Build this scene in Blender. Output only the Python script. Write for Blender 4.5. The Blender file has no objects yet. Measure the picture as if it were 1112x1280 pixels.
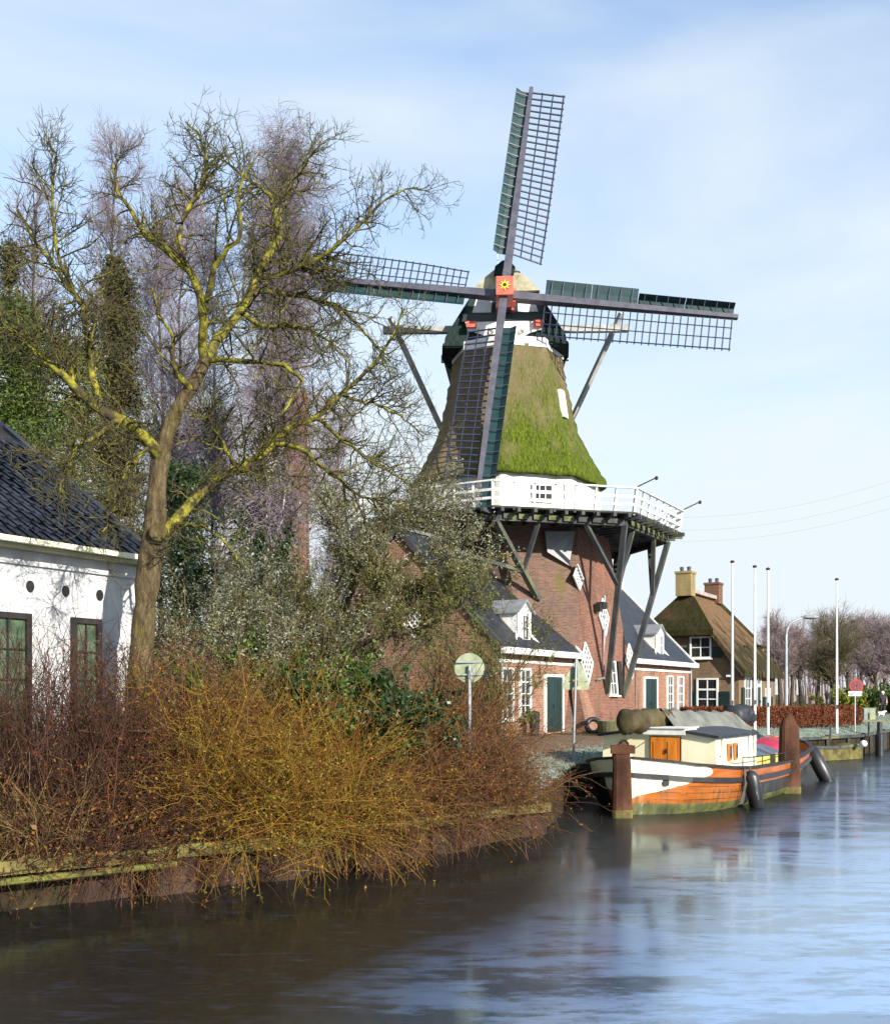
import bpy, math, random
import numpy as np
HAZE = 0
from mathutils import Vector

# ------------------------------------------------------------------ camera, sky, sun
sc = bpy.context.scene
F, CU, HV, ZC = 1300.0, 556.0, 868.0, 1.5      # focal length and principal point of the photograph in its pixels; eye height
cam = bpy.data.cameras.new('camera'); camo = bpy.data.objects.new('camera', cam)
sc.collection.objects.link(camo); sc.camera = camo
camo.location = (0, 0, ZC); camo.rotation_euler = (math.pi/2, 0, 0)
cam.sensor_fit = 'HORIZONTAL'; cam.sensor_width = 36; cam.lens = 36*F/1112
cam.shift_y = (HV-640)/1112.0; cam.clip_end = 6000; cam.clip_start = 0.1

SUN_AZ, SUN_EL = 37.0, 21.0          # azimuth: degrees to the right of straight-behind-the-camera
sa, se = math.radians(SUN_AZ), math.radians(SUN_EL)
SUN = Vector((math.sin(sa)*math.cos(se), -math.cos(sa)*math.cos(se), math.sin(se)))
w = bpy.data.worlds.new('World'); sc.world = w; w.use_nodes = True
nt = w.node_tree; nt.nodes.clear()
out = nt.nodes.new('ShaderNodeOutputWorld'); bg = nt.nodes.new('ShaderNodeBackground')
sky = nt.nodes.new('ShaderNodeTexSky'); sky.sky_type = 'NISHITA'; sky.sun_disc = False
sky.sun_elevation = se; sky.sun_rotation = math.radians(180-SUN_AZ)
sky.air_density = 1.0; sky.dust_density = .5; sky.ozone_density = 2.5
CLOUD, SKYTINT = .95, (1.08, 1.12, 1.16, 1)
tc = nt.nodes.new('ShaderNodeTexCoord'); mp = nt.nodes.new('ShaderNodeMapping')
mp.inputs['Scale'].default_value = (1.3, 1.3, 4.2); mp.inputs['Rotation'].default_value = (0, .22, .4); mp.inputs['Location'].default_value = (.35, .1, .2)
nz = nt.nodes.new('ShaderNodeTexNoise'); nz.inputs['Scale'].default_value = 1.25; nz.inputs['Detail'].default_value = 6
nz.inputs['Roughness'].default_value = .5; nz.inputs['Distortion'].default_value = .4
rp = nt.nodes.new('ShaderNodeValToRGB'); rp.color_ramp.elements[0].position = .34; rp.color_ramp.elements[1].position = .74
rp.color_ramp.elements[0].color = (0, 0, 0, 1); rp.color_ramp.elements[1].color = (CLOUD, CLOUD, CLOUD, 1)
sep = nt.nodes.new('ShaderNodeSeparateXYZ'); mr = nt.nodes.new('ShaderNodeValToRGB')      # thin haze thickening towards the horizon
for i_, (p_, c_) in enumerate(((0.0, .85), (.17, .62), (.30, .36), (.46, .17), (.7, .05))):
    el_ = mr.color_ramp.elements[i_] if i_ < 2 else mr.color_ramp.elements.new(p_)
    el_.position = p_; el_.color = (c_, c_, c_, 1)
addn = nt.nodes.new('ShaderNodeMath'); addn.operation = 'ADD'; addn.use_clamp = True
mx = nt.nodes.new('ShaderNodeMixRGB'); mx.inputs['Color2'].default_value = (3.15, 3.5, 3.72, 1)
hs = nt.nodes.new('ShaderNodeMixRGB'); hs.blend_type = 'MULTIPLY'; hs.inputs['Fac'].default_value = 1; hs.inputs['Color2'].default_value = SKYTINT
nt.links.new(tc.outputs['Generated'], mp.inputs['Vector']); nt.links.new(mp.outputs[0], nz.inputs['Vector'])
nt.links.new(nz.outputs['Fac'], rp.inputs[0]); nt.links.new(tc.outputs['Generated'], sep.inputs[0])
nt.links.new(sep.outputs['Z'], mr.inputs[0]); nt.links.new(rp.outputs[0], addn.inputs[0]); nt.links.new(mr.outputs[0], addn.inputs[1])
nt.links.new(sky.outputs[0], hs.inputs['Color1'])
nt.links.new(addn.outputs[0], mx.inputs['Fac']); nt.links.new(hs.outputs[0], mx.inputs['Color1'])
nt.links.new(mx.outputs[0], bg.inputs['Color']); bg.inputs['Strength'].default_value = 0.15
nt.links.new(bg.outputs[0], out.inputs['Surface'])
sl = bpy.data.lights.new('sun', 'SUN'); sl.energy = 4.9; sl.angle = math.radians(.55); sl.color = (1, .93, .82)
so = bpy.data.objects.new('sun', sl); sc.collection.objects.link(so)
so.rotation_euler = SUN.to_track_quat('Z', 'Y').to_euler()
vs = sc.view_settings; vs.view_transform = 'Standard'; vs.look = 'None'; vs.exposure = 0.85; vs.gamma = 1; vs.use_curve_mapping = False
sc.cycles.max_bounces = 4; sc.cycles.diffuse_bounces = 3; sc.cycles.glossy_bounces = 3; sc.cycles.transparent_max_bounces = 8; sc.cycles.use_denoising = True

# ------------------------------------------------------------------ helpers
COL = sc.collection
ORG = {}
def V(*a): return np.array(a, float)
def P(u, v, D): return V((u-CU)/F*D, D, ZC+(HV-v)/F*D)          # point seen at (u,v) in the photograph, D metres ahead
def U(p): return np.asarray(p, float)/np.linalg.norm(p)
Zv = V(0, 0, 1)

def uvs(me):
    n = len(me.loops)
    if n == 0: return
    vi = np.empty(n, np.int32); me.loops.foreach_get('vertex_index', vi)
    co = np.empty(len(me.vertices)*3, np.float32); me.vertices.foreach_get('co', co); co = co.reshape(-1, 3)
    pn = np.empty(len(me.polygons)*3, np.float32); me.polygons.foreach_get('normal', pn); pn = pn.reshape(-1, 3)
    lt = np.empty(len(me.polygons), np.int32); me.polygons.foreach_get('loop_total', lt)
    N = np.repeat(pn, lt, 0); C = co[vi]
    T = np.stack([-N[:, 1], N[:, 0], np.zeros(n)], 1); L = np.linalg.norm(T, axis=1, keepdims=True)
    T = np.where(L > .05, T/np.maximum(L, 1e-6), V(1, 0, 0)); B = np.cross(N, T)
    uv = np.stack([(C*T).sum(1), (C*B).sum(1)], 1).astype(np.float32)
    me.uv_layers.new(name='metres').data.foreach_set('uv', uv.ravel())

def mesh(name, v, f, mat, smooth=False, uv=True):
    me = bpy.data.meshes.new(name)
    if isinstance(f, np.ndarray):
        v = np.asarray(v, np.float32); k = f.shape[1]
        me.vertices.add(len(v)); me.vertices.foreach_set('co', v.ravel())
        me.loops.add(f.size); me.loops.foreach_set('vertex_index', f.astype(np.int32).ravel())
        me.polygons.add(len(f)); me.polygons.foreach_set('loop_start', np.arange(0, f.size, k, dtype=np.int32))
        me.polygons.foreach_set('loop_total', np.full(len(f), k, np.int32))
        me.update(calc_edges=True)
    else:
        me.from_pydata([tuple(map(float, p)) for p in v], [], f); me.update()
    if uv: uvs(me)
    if smooth: me.polygons.foreach_set('use_smooth', np.ones(len(me.polygons), bool))
    me.materials.append(mat)
    return me
def tag(o, label=None, cat=None, group=None, kind=None):
    if label: o['label'] = label
    if cat: o['category'] = cat
    if group: o['group'] = group
    if kind: o['kind'] = kind
    return o
def link(name, me, parent=None, org=(0, 0, 0)):
    o = bpy.data.objects.new(name, me); COL.objects.link(o)
    if parent: o.parent = parent; ORG[o] = ORG[parent]
    else: o.location = org; ORG[o] = V(*org)
    return o
def empty(name, org, label, cat, group=None):
    o = bpy.data.objects.new(name, None); COL.objects.link(o); o.location = org; o.empty_display_size = .2
    ORG[o] = V(*org); return tag(o, label, cat, group)
def add(name, vf, mat, parent=None, smooth=False, org=None, uv=True):
    """one mesh object from world-space vertices"""
    v, f = vf; v = np.asarray(v, float)
    if parent is not None: o_ = ORG[parent]
    else: o_ = V(*org) if org is not None else V(0, 0, 0)
    return link(name, mesh(name, v-o_, f, mat, smooth, uv), parent, tuple(o_))
def join(*parts):
    v = []; f = []; n = 0
    for a, b in parts:
        a = np.asarray(a, float); v.append(a); f += [tuple(int(i)+n for i in q) for q in b]; n += len(a)
    return np.concatenate(v), f
BOXF = [(0, 3, 2, 1), (4, 5, 6, 7), (0, 1, 5, 4), (1, 2, 6, 5), (2, 3, 7, 6), (3, 0, 4, 7)]
def hexa(p):  # 8 corners: bottom ring then top ring
    return np.asarray(p, float), BOXF
def box(c, sx, sy, sz, X=V(1, 0, 0), Y=None, Z=Zv):
    c = np.asarray(c, float); X = U(X)
    if Y is None: Y = np.cross(Z, X)
    Y = U(Y); Z = U(Z)
    p = [c+X*a*sx/2+Y*b*sy/2+Z*d*sz/2 for d in (-1, 1) for a, b in ((-1, -1), (1, -1), (1, 1), (-1, 1))]
    return hexa(p)
def beam(a, b, w1, h1, up=Zv, w2=None, h2=None):
    a = np.asarray(a, float); b = np.asarray(b, float); d = U(b-a); s = np.cross(d, up)
    if np.linalg.norm(s) < 1e-4: s = np.cross(d, V(1, 0, 0))
    s = U(s); q = np.cross(s, d); w2 = w1 if w2 is None else w2; h2 = h1 if h2 is None else h2
    p = [a-s*w1/2-q*h1/2, a+s*w1/2-q*h1/2, a+s*w1/2+q*h1/2, a-s*w1/2+q*h1/2,
         b-s*w2/2-q*h2/2, b+s*w2/2-q*h2/2, b+s*w2/2+q*h2/2, b-s*w2/2+q*h2/2]
    return hexa(p)
def prism(poly, d):
    """polygon (list of points) extruded by vector d"""
    n = len(poly); a = np.asarray(poly, float); d = np.asarray(d, float)
    f = [tuple(range(n-1, -1, -1)), tuple(range(n, 2*n))]+[(i, (i+1) % n, n+(i+1) % n, n+i) for i in range(n)]
    return np.concatenate([a, a+d]), f
def loft(rings, closed=True, cap0=False, cap1=False):
    m = len(rings[0]); v = np.concatenate([np.asarray(r, float) for r in rings]); f = []
    for k in range(len(rings)-1):
        for i in range(m if closed else m-1):
            j = (i+1) % m; f.append((k*m+i, k*m+j, (k+1)*m+j, (k+1)*m+i))
    if cap0: f.append(tuple(range(m-1, -1, -1)))
    if cap1: f.append(tuple(range((len(rings)-1)*m, len(rings)*m)))
    return v, f
def lathe(c, prof, n=16, axis=Zv, cap=True):
    ax = U(axis); s = U(np.cross(ax, V(.31, .95, .02))); q = np.cross(ax, s); c = np.asarray(c, float)
    rings = [[c+ax*z+(s*math.cos(2*math.pi*i/n)+q*math.sin(2*math.pi*i/n))*r for i in range(n)] for r, z in prof]
    return loft(rings, True, cap, cap)
def tube1(pts, r, n=6, r2=None):
    pts = np.asarray(pts, float); m = len(pts); rr = np.linspace(r, r if r2 is None else r2, m)
    t = np.gradient(pts, axis=0); rings = []
    for i in range(m):
        d = U(t[i]); s = np.cross(d, V(.12, .33, .93)); s = U(s); q = np.cross(d, s)
        rings.append([pts[i]+(s*math.cos(2*math.pi*k/n)+q*math.sin(2*math.pi*k/n))*rr[i] for k in range(n)])
    return loft(rings, True, True, True)
def tubes(Pa, R, k=3):
    """many tubes at once: Pa (B,n,3), R (B,n)"""
    B, n, _ = Pa.shape
    t = np.gradient(Pa, axis=1); t /= np.maximum(np.linalg.norm(t, axis=2, keepdims=True), 1e-9)
    s = np.cross(t, V(.17, .29, .94)); s /= np.maximum(np.linalg.norm(s, axis=2, keepdims=True), 1e-6); q = np.cross(t, s)
    an = np.arange(k)*2*math.pi/k
    v = Pa[:, :, None, :]+R[:, :, None, None]*(s[:, :, None, :]*np.cos(an)[:, None]+q[:, :, None, :]*np.sin(an)[:, None])
    idx = np.arange(B*n*k).reshape(B, n, k); a = idx[:, :-1, :]; b = idx[:, 1:, :]
    f = np.stack([a, np.roll(a, -1, 2), np.roll(b, -1, 2), b], -1).reshape(-1, 4)
    return v.reshape(-1, 3), f
def cat(parts):
    v = []; f = []; n = 0
    for a, b in parts: v.append(a); f.append(np.asarray(b)+n); n += len(a)
    return np.concatenate(v), np.concatenate(f)
def leaves(C, size, rng, aspect=.55, up=0.0, fold=True):
    """a small folded leaf quad at every centre"""
    n = len(C); a = rng.normal(size=(n, 3)); a[:, 2] += up; a /= np.linalg.norm(a, axis=1, keepdims=True)
    b = np.cross(a, rng.normal(size=(n, 3))); b /= np.linalg.norm(b, axis=1, keepdims=True); c = np.cross(a, b)
    s = (size*rng.uniform(.6, 1.3, n))[:, None]
    v = np.stack([C-a*s, C+b*s*aspect+c*s*.25, C+a*s, C-b*s*aspect+c*s*.25], 1).reshape(-1, 3)
    return v, np.arange(4*n).reshape(n, 4)
def resample(pts, n):
    pts = np.asarray(pts, float); m = len(pts)
    t = np.linspace(0, m-1, n); i = np.clip(t.astype(int), 0, m-2); f = (t-i)[:, None]
    g = np.pad(pts, ((1, 1), (0, 0)), mode='edge'); g[0] = 2*pts[0]-pts[1]; g[-1] = 2*pts[-1]-pts[-2]
    p0, p1, p2, p3 = g[i], g[i+1], g[i+2], g[i+3]
    return .5*((2*p1)+(-p0+p2)*f+(2*p0-5*p1+4*p2-p3)*f**2+(-p0+3*p1-3*p2+p3)*f**3)
def walk(S, d, L, r, npts, wig, trop, rng, taper=.3, kink=0.0):
    B = len(S); Pa = np.empty((B, npts, 3)); Pa[:, 0] = S; d = d.copy()
    tr = np.asarray(trop) if np.ndim(trop) else V(0, 0, trop)
    for k in range(1, npts):
        d = d+rng.normal(size=(B, 3))*wig+tr/(npts-1)
        if kink: d = d+kink*((-1)**k)*np.cross(d, V(.6, .5, .62))
        d /= np.linalg.norm(d, axis=1, keepdims=True)
        Pa[:, k] = Pa[:, k-1]+d*(L/(npts-1))[:, None]
    R = r[:, None]*np.linspace(1, taper, npts)[None]
    return Pa, R
def spawn(Pa, R, n, t0, t1, ang, L, rf, rmin, wig, trop, npts, rng, up=0.0, taper=.35, kink=0.0, shrink=.5, rmax=9):
    B, m, _ = Pa.shape
    ln = np.linalg.norm(np.diff(Pa, axis=1), axis=2).sum(1); idx = rng.choice(B, n, p=ln/ln.sum())
    tt = rng.uniform(t0, t1, n); x = tt*(m-1); i = np.clip(x.astype(int), 0, m-2); fr = (x-i)[:, None]
    S = Pa[idx, i]*(1-fr)+Pa[idx, i+1]*fr; T = Pa[idx, i+1]-Pa[idx, i]; T /= np.maximum(np.linalg.norm(T, axis=1, keepdims=True), 1e-9)
    rr = R[idx, i]*(1-fr[:, 0])+R[idx, i+1]*fr[:, 0]
    v = rng.normal(size=(n, 3)); v -= (v*T).sum(1, keepdims=True)*T; v /= np.linalg.norm(v, axis=1, keepdims=True)
    a = np.radians(rng.uniform(ang[0], ang[1], n))[:, None]
    d = T*np.cos(a)+v*np.sin(a); d[:, 2] += up; d /= np.linalg.norm(d, axis=1, keepdims=True)
    Ls = rng.uniform(L[0], L[1], n)*(1-shrink*tt)
    return walk(S, d, Ls, np.clip(rr*rf, rmin, rmax), npts, wig, trop, rng, taper, kink)

# ------------------------------------------------------------------ materials
def nd(t, ty, **kw):
    n = t.nodes.new(ty)
    for k, v in kw.items():
        if k in n.inputs: n.inputs[k].default_value = v
        else: setattr(n, k, v)
    return n
def ramp(t, fac, stops):
    r = t.nodes.new('ShaderNodeValToRGB'); e = r.color_ramp.elements
    while len(e) < len(stops): e.new(.5)
    for q, (p_, c) in zip(e, stops): q.position = p_; q.color = (*c, 1) if len(c) == 3 else c
    t.links.new(fac, r.inputs[0]); return r.outputs[0]
def base(name, rough=.8, spec=.3, metallic=0):
    m = bpy.data.materials.new(name); m.use_nodes = True; t = m.node_tree; b = t.nodes['Principled BSDF']
    b.inputs['Roughness'].default_value = rough; b.inputs['Specular IOR Level'].default_value = spec; b.inputs['Metallic'].default_value = metallic
    return m, t, b
def coord(t, kind, scale=(1, 1, 1)):
    c = t.nodes.new('ShaderNodeTexCoord'); mp = t.nodes.new('ShaderNodeMapping'); mp.inputs['Scale'].default_value = scale
    t.links.new(c.outputs[kind], mp.inputs['Vector']); return mp.outputs[0]
def noise(t, vec, scale, detail=5, rough=.6):
    n = nd(t, 'ShaderNodeTexNoise', Scale=scale, Detail=detail, Roughness=rough); t.links.new(vec, n.inputs['Vector']); return n.outputs['Fac']
def mixc(t, a, b, fac, mode='MIX'):
    m = t.nodes.new('ShaderNodeMixRGB'); m.blend_type = mode
    for i, x in ((1, a), (2, b), (0, fac)):
        if hasattr(x, 'type') and hasattr(x, 'node'): t.links.new(x, m.inputs[i])
        elif isinstance(x, (int, float)): m.inputs[i].default_value = x
        else: m.inputs[i].default_value = (*x, 1)
    return m.outputs[0]
def bumpn(t, b, h, strength=.3, dist=.02):
    n = nd(t, 'ShaderNodeBump', Strength=strength, Distance=dist); t.links.new(h, n.inputs['Height']); t.links.new(n.outputs[0], b.inputs['Normal'])
def mat(name, c1, c2, scale=3, rough=.8, spec=.3, bump=.25, dist=.01, kind='Object', stretch=(1, 1, 1), lo=.35, hi=.68, metallic=0, c3=None, island=0, objr=0):
    m, t, b = base(name, rough, spec, metallic); vec = coord(t, kind, stretch); n = noise(t, vec, scale)
    col = ramp(t, n, [(lo, c1), (hi, c2)])
    if c3: col = mixc(t, col, c3, ramp(t, noise(t, vec, scale*.31, 3), [(.52, (0, 0, 0)), (.68, (1, 1, 1))]))
    if island:
        g = t.nodes.new('ShaderNodeNewGeometry'); r = ramp(t, g.outputs['Random Per Island'], [(0, (1-island,)*3), (1, (1+island,)*3)]); col = mixc(t, col, r, 1.0, 'MULTIPLY')
    if objr:
        g = t.nodes.new('ShaderNodeObjectInfo'); r = ramp(t, g.outputs['Random'], [(0, (1-objr,)*3), (1, (1+objr,)*3)]); col = mixc(t, col, r, 1.0, 'MULTIPLY')
    t.links.new(col, b.inputs['Base Color'])
    if bump: bumpn(t, b, noise(t, vec, scale*4, 4), bump, dist)
    return m
def isl(name, cols, rough=.75, spec=.25, trans=0.0):
    """colour differs from twig to twig / leaf to leaf"""
    m, t, b = base(name, rough, spec); g = t.nodes.new('ShaderNodeNewGeometry')
    col = ramp(t, g.outputs['Random Per Island'], [(i/max(1, len(cols)-1), c) for i, c in enumerate(cols)])
    t.links.new(col, b.inputs['Base Color'])
    if trans:
        tr = t.nodes.new('ShaderNodeBsdfTranslucent'); t.links.new(col, tr.inputs[0]); ms = nd(t, 'ShaderNodeMixShader'); ms.inputs[0].default_value = trans
        o = t.nodes['Material Output']; t.links.new(b.outputs[0], ms.inputs[1]); t.links.new(tr.outputs[0], ms.inputs[2]); t.links.new(ms.outputs[0], o.inputs[0])
    return m
def brickm(name, c1, c2, mortar, w=.21, h=.065, dirt=(.05, .04, .03), damt=.5, moss=None):
    m, t, b = base(name, .85, .2); vec = coord(t, 'UV'); br = nd(t, 'ShaderNodeTexBrick', Scale=1.0)
    br.inputs['Brick Width'].default_value = w; br.inputs['Row Height'].default_value = h; br.inputs['Mortar Size'].default_value = .010
    br.inputs['Color1'].default_value = (*c1, 1); br.inputs['Color2'].default_value = (*c2, 1); br.inputs['Mortar'].default_value = (*mortar, 1)
    t.links.new(vec, br.inputs['Vector']); col = br.outputs['Color']
    n1 = noise(t, coord(t, 'Object', (1, 1, .35)), 1.1, 6)
    col = mixc(t, col, dirt, ramp(t, n1, [(.45, (0, 0, 0)), (.75, (damt,)*3)]))
    col = mixc(t, col, (1.1, 1.02, .95), ramp(t, noise(t, coord(t, 'Object'), 2.3, 4), [(.4, (0, 0, 0)), (.7, (.6,)*3)]), 'MULTIPLY')
    if moss: col = mixc(t, col, moss, ramp(t, noise(t, coord(t, 'Object', (1, 1, .3)), .9, 5), [(.58, (0, 0, 0)), (.7, (.8,)*3)]))
    t.links.new(col, b.inputs['Base Color']); bumpn(t, b, br.outputs['Fac'], -.5, .008)
    return m

MT = {}
MT['white'] = mat('white_paint', (.62, .61, .57), (.80, .80, .78), 2.2, .55, .4, .1, .004)
MT['rail'] = mat('rail_paint', (.55, .53, .48), (.78, .78, .75), 3, .6, .4, .1, .004)
MT['stucco'] = mat('white_stucco', (.36, .37, .39), (.62, .63, .65), 1.8, .85, .2, .4, .015, stretch=(1, 1, .45), c3=(.40, .41, .39))
MT['cream'] = mat('cream_paint', (.74, .70, .47), (.82, .79, .58), 1.5, .35, .5, .05, .002)
MT['green'] = mat('dark_green_paint', (.004, .018, .018), (.008, .030, .028), 3, .45, .5, .1, .004, objr=.15)
MT['teal'] = mat('sail_board_paint', (.005, .028, .031), (.010, .044, .047), 2.5, .5, .5, .1, .004)
MT['stock'] = mat('sail_stock_paint', (.045, .045, .062), (.085, .085, .11), 2.5, .5, .5, .1, .004)
MT['lattice'] = mat('sail_lattice_paint', (.020, .026, .05), (.035, .042, .075), 3, .5, .4, 0)
MT['red'] = mat('red_paint', (.52, .075, .05), (.68, .13, .08), 3, .5, .5, .1, .003)
MT['yellow'] = mat('yellow_paint', (.8, .5, .03), (.85, .6, .05), 3, .4, .5, 0)
MT['bluepaint'] = mat('blue_paint', (.05, .13, .42), (.07, .17, .5), 3, .4, .5, 0)
MT['brick'] = brickm('red_brick', (.17, .065, .038), (.33, .145, .09), (.28, .215, .165), damt=.6)
MT['brick_mill'] = brickm('mill_brick', (.11, .038, .026), (.235, .09, .058), (.19, .14, .11), damt=.65, moss=(.16, .13, .03))
MT['brick_brown'] = brickm('brown_brick', (.13, .08, .045), (.22, .14, .08), (.17, .135, .09), damt=.5)
MT['brick_old'] = brickm('old_brick', (.13, .05, .032), (.22, .09, .055), (.13, .10, .075), damt=.5, moss=(.12, .12, .03))
MT['brick_yellow'] = brickm('yellow_brick', (.30, .23, .08), (.36, .28, .12), (.25, .2, .12), damt=.6)
MT['zinc'] = mat('grey_zinc', (.17, .18, .19), (.24, .25, .26), 2, .5, .5, .1)
MT['timber'] = mat('weathered_timber', (.03, .035, .04), (.08, .083, .08), 2, .8, .2, .3, .01, stretch=(1, 1, .4), c3=(.13, .14, .07))
MT['deckwood'] = mat('stage_wood', (.03, .034, .03), (.06, .065, .05), 2, .85, .2, .3, .01)
MT['deckgreen'] = mat('mossy_board', (.05, .06, .025), (.17, .18, .08), 2.5, .85, .2, .3, .01)
MT['tailwood'] = mat('tail_beam_paint', (.26, .26, .25), (.46, .45, .42), 2, .7, .3, .2, .006)
MT['glass'] = mat('window_glass', (.012, .015, .018), (.03, .034, .038), 1.2, .06, .6, 0)
MT['curtain'] = mat('curtain_glass', (.03, .055, .035), (.11, .16, .10), 3, .15, .5, 0)
MT['darkframe'] = mat('dark_frame', (.012, .011, .012), (.03, .026, .024), 3, .6, .3, .1)
MT['pot'] = mat('clay_pot', (.05, .05, .06), (.09, .09, .1), 3, .7)
MT['metal'] = mat('galvanised_metal', (.24, .26, .28), (.36, .38, .40), 2, .45, .5, .05, metallic=.4)
MT['flag'] = mat('pole_white', (.68, .68, .66), (.8, .8, .79), 1, .4, .5, 0)
MT['black'] = mat('black_rubber_and_shade', (.012, .012, .014), (.025, .025, .03), 2, .4, .5, .05)
MT['rust'] = mat('rusted_steel', (.035, .016, .010), (.105, .046, .026), 2.2, .9, .15, .5, .02, stretch=(1, 1, .5), c3=(.10, .055, .04))
MT['sheet'] = mat('sheet_pile', (.018, .009, .006), (.05, .022, .013), 1.6, .75, .3, .3, .02, c3=(.05, .03, .02))
MT['mosswood'] = mat('mossy_timber', (.06, .055, .02), (.19, .165, .055), 3, .9, .15, .6, .03, c3=(.07, .05, .025))
MT['orange'] = mat('orange_varnish', (.47, .12, .012), (.60, .18, .02), 1.2, .28, .5, .03, .002, stretch=(.4, .4, 2))
MT['door'] = mat('varnished_door', (.45, .12, .012), (.62, .22, .03), 3, .3, .5, .03, .002, stretch=(3, 3, .4))
MT['tarp'] = mat('grey_tarp', (.10, .105, .09), (.22, .22, .19), 1.6, .7, .3, .3, .02)
MT['sailcover'] = mat('brown_cover', (.035, .028, .012), (.085, .068, .03), 1.8, .75, .25, .4, .02)
MT['darktarp'] = mat('dark_tarp', (.012, .014, .018), (.035, .038, .045), 2, .55, .4, .3, .02)
MT['bluetarp'] = mat('slate_tarp', (.03, .04, .06), (.10, .13, .18), 2, .4, .5, .3, .02)
MT['crimson'] = mat('crimson_cover', (.28, .015, .045), (.36, .03, .07), 2, .5, .4, .2, .02)
MT['concrete'] = mat('mossy_concrete', (.09, .10, .05), (.20, .195, .12), 2, .9, .15, .4, .02)
MT['rope'] = mat('rope', (.08, .07, .05), (.14, .12, .09), 6, .9)
MT['boxmetal'] = mat('cabinet_paint', (.13, .17, .14), (.24, .28, .23), 3, .6, .3, .1)

def slate():
    m, t, b = base('slate_roof', .55, .45); vec = coord(t, 'UV'); br = nd(t, 'ShaderNodeTexBrick', Scale=1.0)
    br.inputs['Brick Width'].default_value = .26; br.inputs['Row Height'].default_value = .17; br.inputs['Mortar Size'].default_value = .008
    br.inputs['Color1'].default_value = (.008, .010, .014, 1); br.inputs['Color2'].default_value = (.024, .028, .038, 1); br.inputs['Mortar'].default_value = (.008, .008, .01, 1)
    t.links.new(vec, br.inputs['Vector'])
    col = mixc(t, br.outputs['Color'], (.055, .06, .072), ramp(t, noise(t, coord(t, 'UV', (1, .4, 1)), 2.2, 8, .7), [(.5, (0, 0, 0)), (.75, (.7,)*3)]))
    t.links.new(col, b.inputs['Base Color']); bumpn(t, b, br.outputs['Fac'], -.6, .012); return m
MT['slate'] = slate()
MT['tile'] = mat('glazed_roof_tile', (.009, .011, .017), (.024, .029, .042), 4, .38, .5, .1, .004, objr=.35, c3=(.05, .05, .045))
def thatch(name, c1, c2, moss1, moss2, mlo, mhi, z0, z1, zgain, xg=0, rag=.5):
    """reed with moss where it stays damp"""
    m, t, b = base(name, .95, .08); uv = coord(t, 'UV', (14, 1.1, 1)); ob = coord(t, 'Object')
    n = noise(t, uv, 2.2, 8, .65); col = ramp(t, n, [(.3, c1), (.7, c2)])
    sp = t.nodes.new('ShaderNodeSeparateXYZ'); t.links.new(ob, sp.inputs[0])
    r = nd(t, 'ShaderNodeMapRange'); t.links.new(sp.outputs['Z'], r.inputs['Value'])
    r.inputs['From Min'].default_value = z0; r.inputs['From Max'].default_value = z1; r.inputs['To Min'].default_value = zgain; r.inputs['To Max'].default_value = 0
    mn = noise(t, coord(t, 'Object', (1, 1, .45)), 1.2, 8, .62); ad = nd(t, 'ShaderNodeMath', operation='ADD'); t.links.new(mn, ad.inputs[0]); t.links.new(r.outputs[0], ad.inputs[1])
    fac = ad.outputs[0]
    if xg:
        r2 = nd(t, 'ShaderNodeMapRange'); t.links.new(sp.outputs['X'], r2.inputs['Value']); r2.inputs['From Min'].default_value = -2.5; r2.inputs['From Max'].default_value = 0.2
        r2.inputs['To Min'].default_value = -xg; r2.inputs['To Max'].default_value = 0
        a2 = nd(t, 'ShaderNodeMath', operation='ADD'); t.links.new(fac, a2.inputs[0]); t.links.new(r2.outputs[0], a2.inputs[1]); fac = a2.outputs[0]
    mc = ramp(t, noise(t, coord(t, 'UV', (6, 1, 1)), 2.0, 6), [(.35, moss1), (.68, moss2)])
    col = mixc(t, col, mc, ramp(t, fac, [(mlo, (0, 0, 0)), (mhi, (1, 1, 1))]))
    t.links.new(col, b.inputs['Base Color']); bumpn(t, b, n, .8, .06); return m
MT['thatch_body'] = thatch('mill_thatch', (.10, .075, .05), (.24, .18, .11), (.020, .034, .006), (.12, .155, .014), .44, .90, 10.8, 16.9, .50, .45)
MT['thatch_cap'] = mat('cap_thatch', (.010, .020, .019), (.035, .055, .048), 3, .95, .1, .6, .04, kind='UV', stretch=(12, 1.2, 1))
MT['thatch_house'] = thatch('house_thatch', (.085, .05, .026), (.20, .125, .068), (.018, .018, .008), (.05, .042, .018), .56, .78, 3, 7, .34)
MT['thatch_dark'] = thatch('mossy_thatch', (.04, .026, .014), (.09, .058, .03), (.012, .014, .005), (.04, .038, .012), .34, .62, 3, 8, .2)
MT['lapboard'] = mat('weathered_lapboard', (.24, .22, .14), (.46, .44, .32), 2.5, .85, .2, .3, .01)

# ------------------------------------------------------------------ ground, canal
N = V(.868, -.497, 0); T = V(.497, .868, 0)     # towards the canal / along the canal
BANK = [(-60, -22), (-14, 8.4), (-6.14, 14.36), (-1.96, 17.6), (2.0, 22.3), (2.6, 24.6), (3.55, 29), (5.1, 32.5), (10.2, 40), (15.5, 46.5), (20, 50.5), (26, 60), (60, 118), (220, 395), (1500, 2600)]
BZ = [-.8, -.8, -.83, -.83, -.8, -.55, -.5, -.5, -.5, -.5, -.5, -.5, -.5, -.5, -.5]
def bank_dense():
    o = []; z = []
    for k in range(len(BANK)-1):
        a, b = V(*BANK[k]), V(*BANK[k+1]); L = np.linalg.norm(b-a); n = max(1, min(40, int(L/1.0)))
        for i in range(n): o.append(a+(b-a)*i/n); z.append(BZ[k]+(BZ[k+1]-BZ[k])*i/n)
    o.append(V(*BANK[-1])); z.append(BZ[-1]); return np.array(o), np.array(z)
BP, BPZ = bank_dense()
BT = np.gradient(BP, axis=0)
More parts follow.
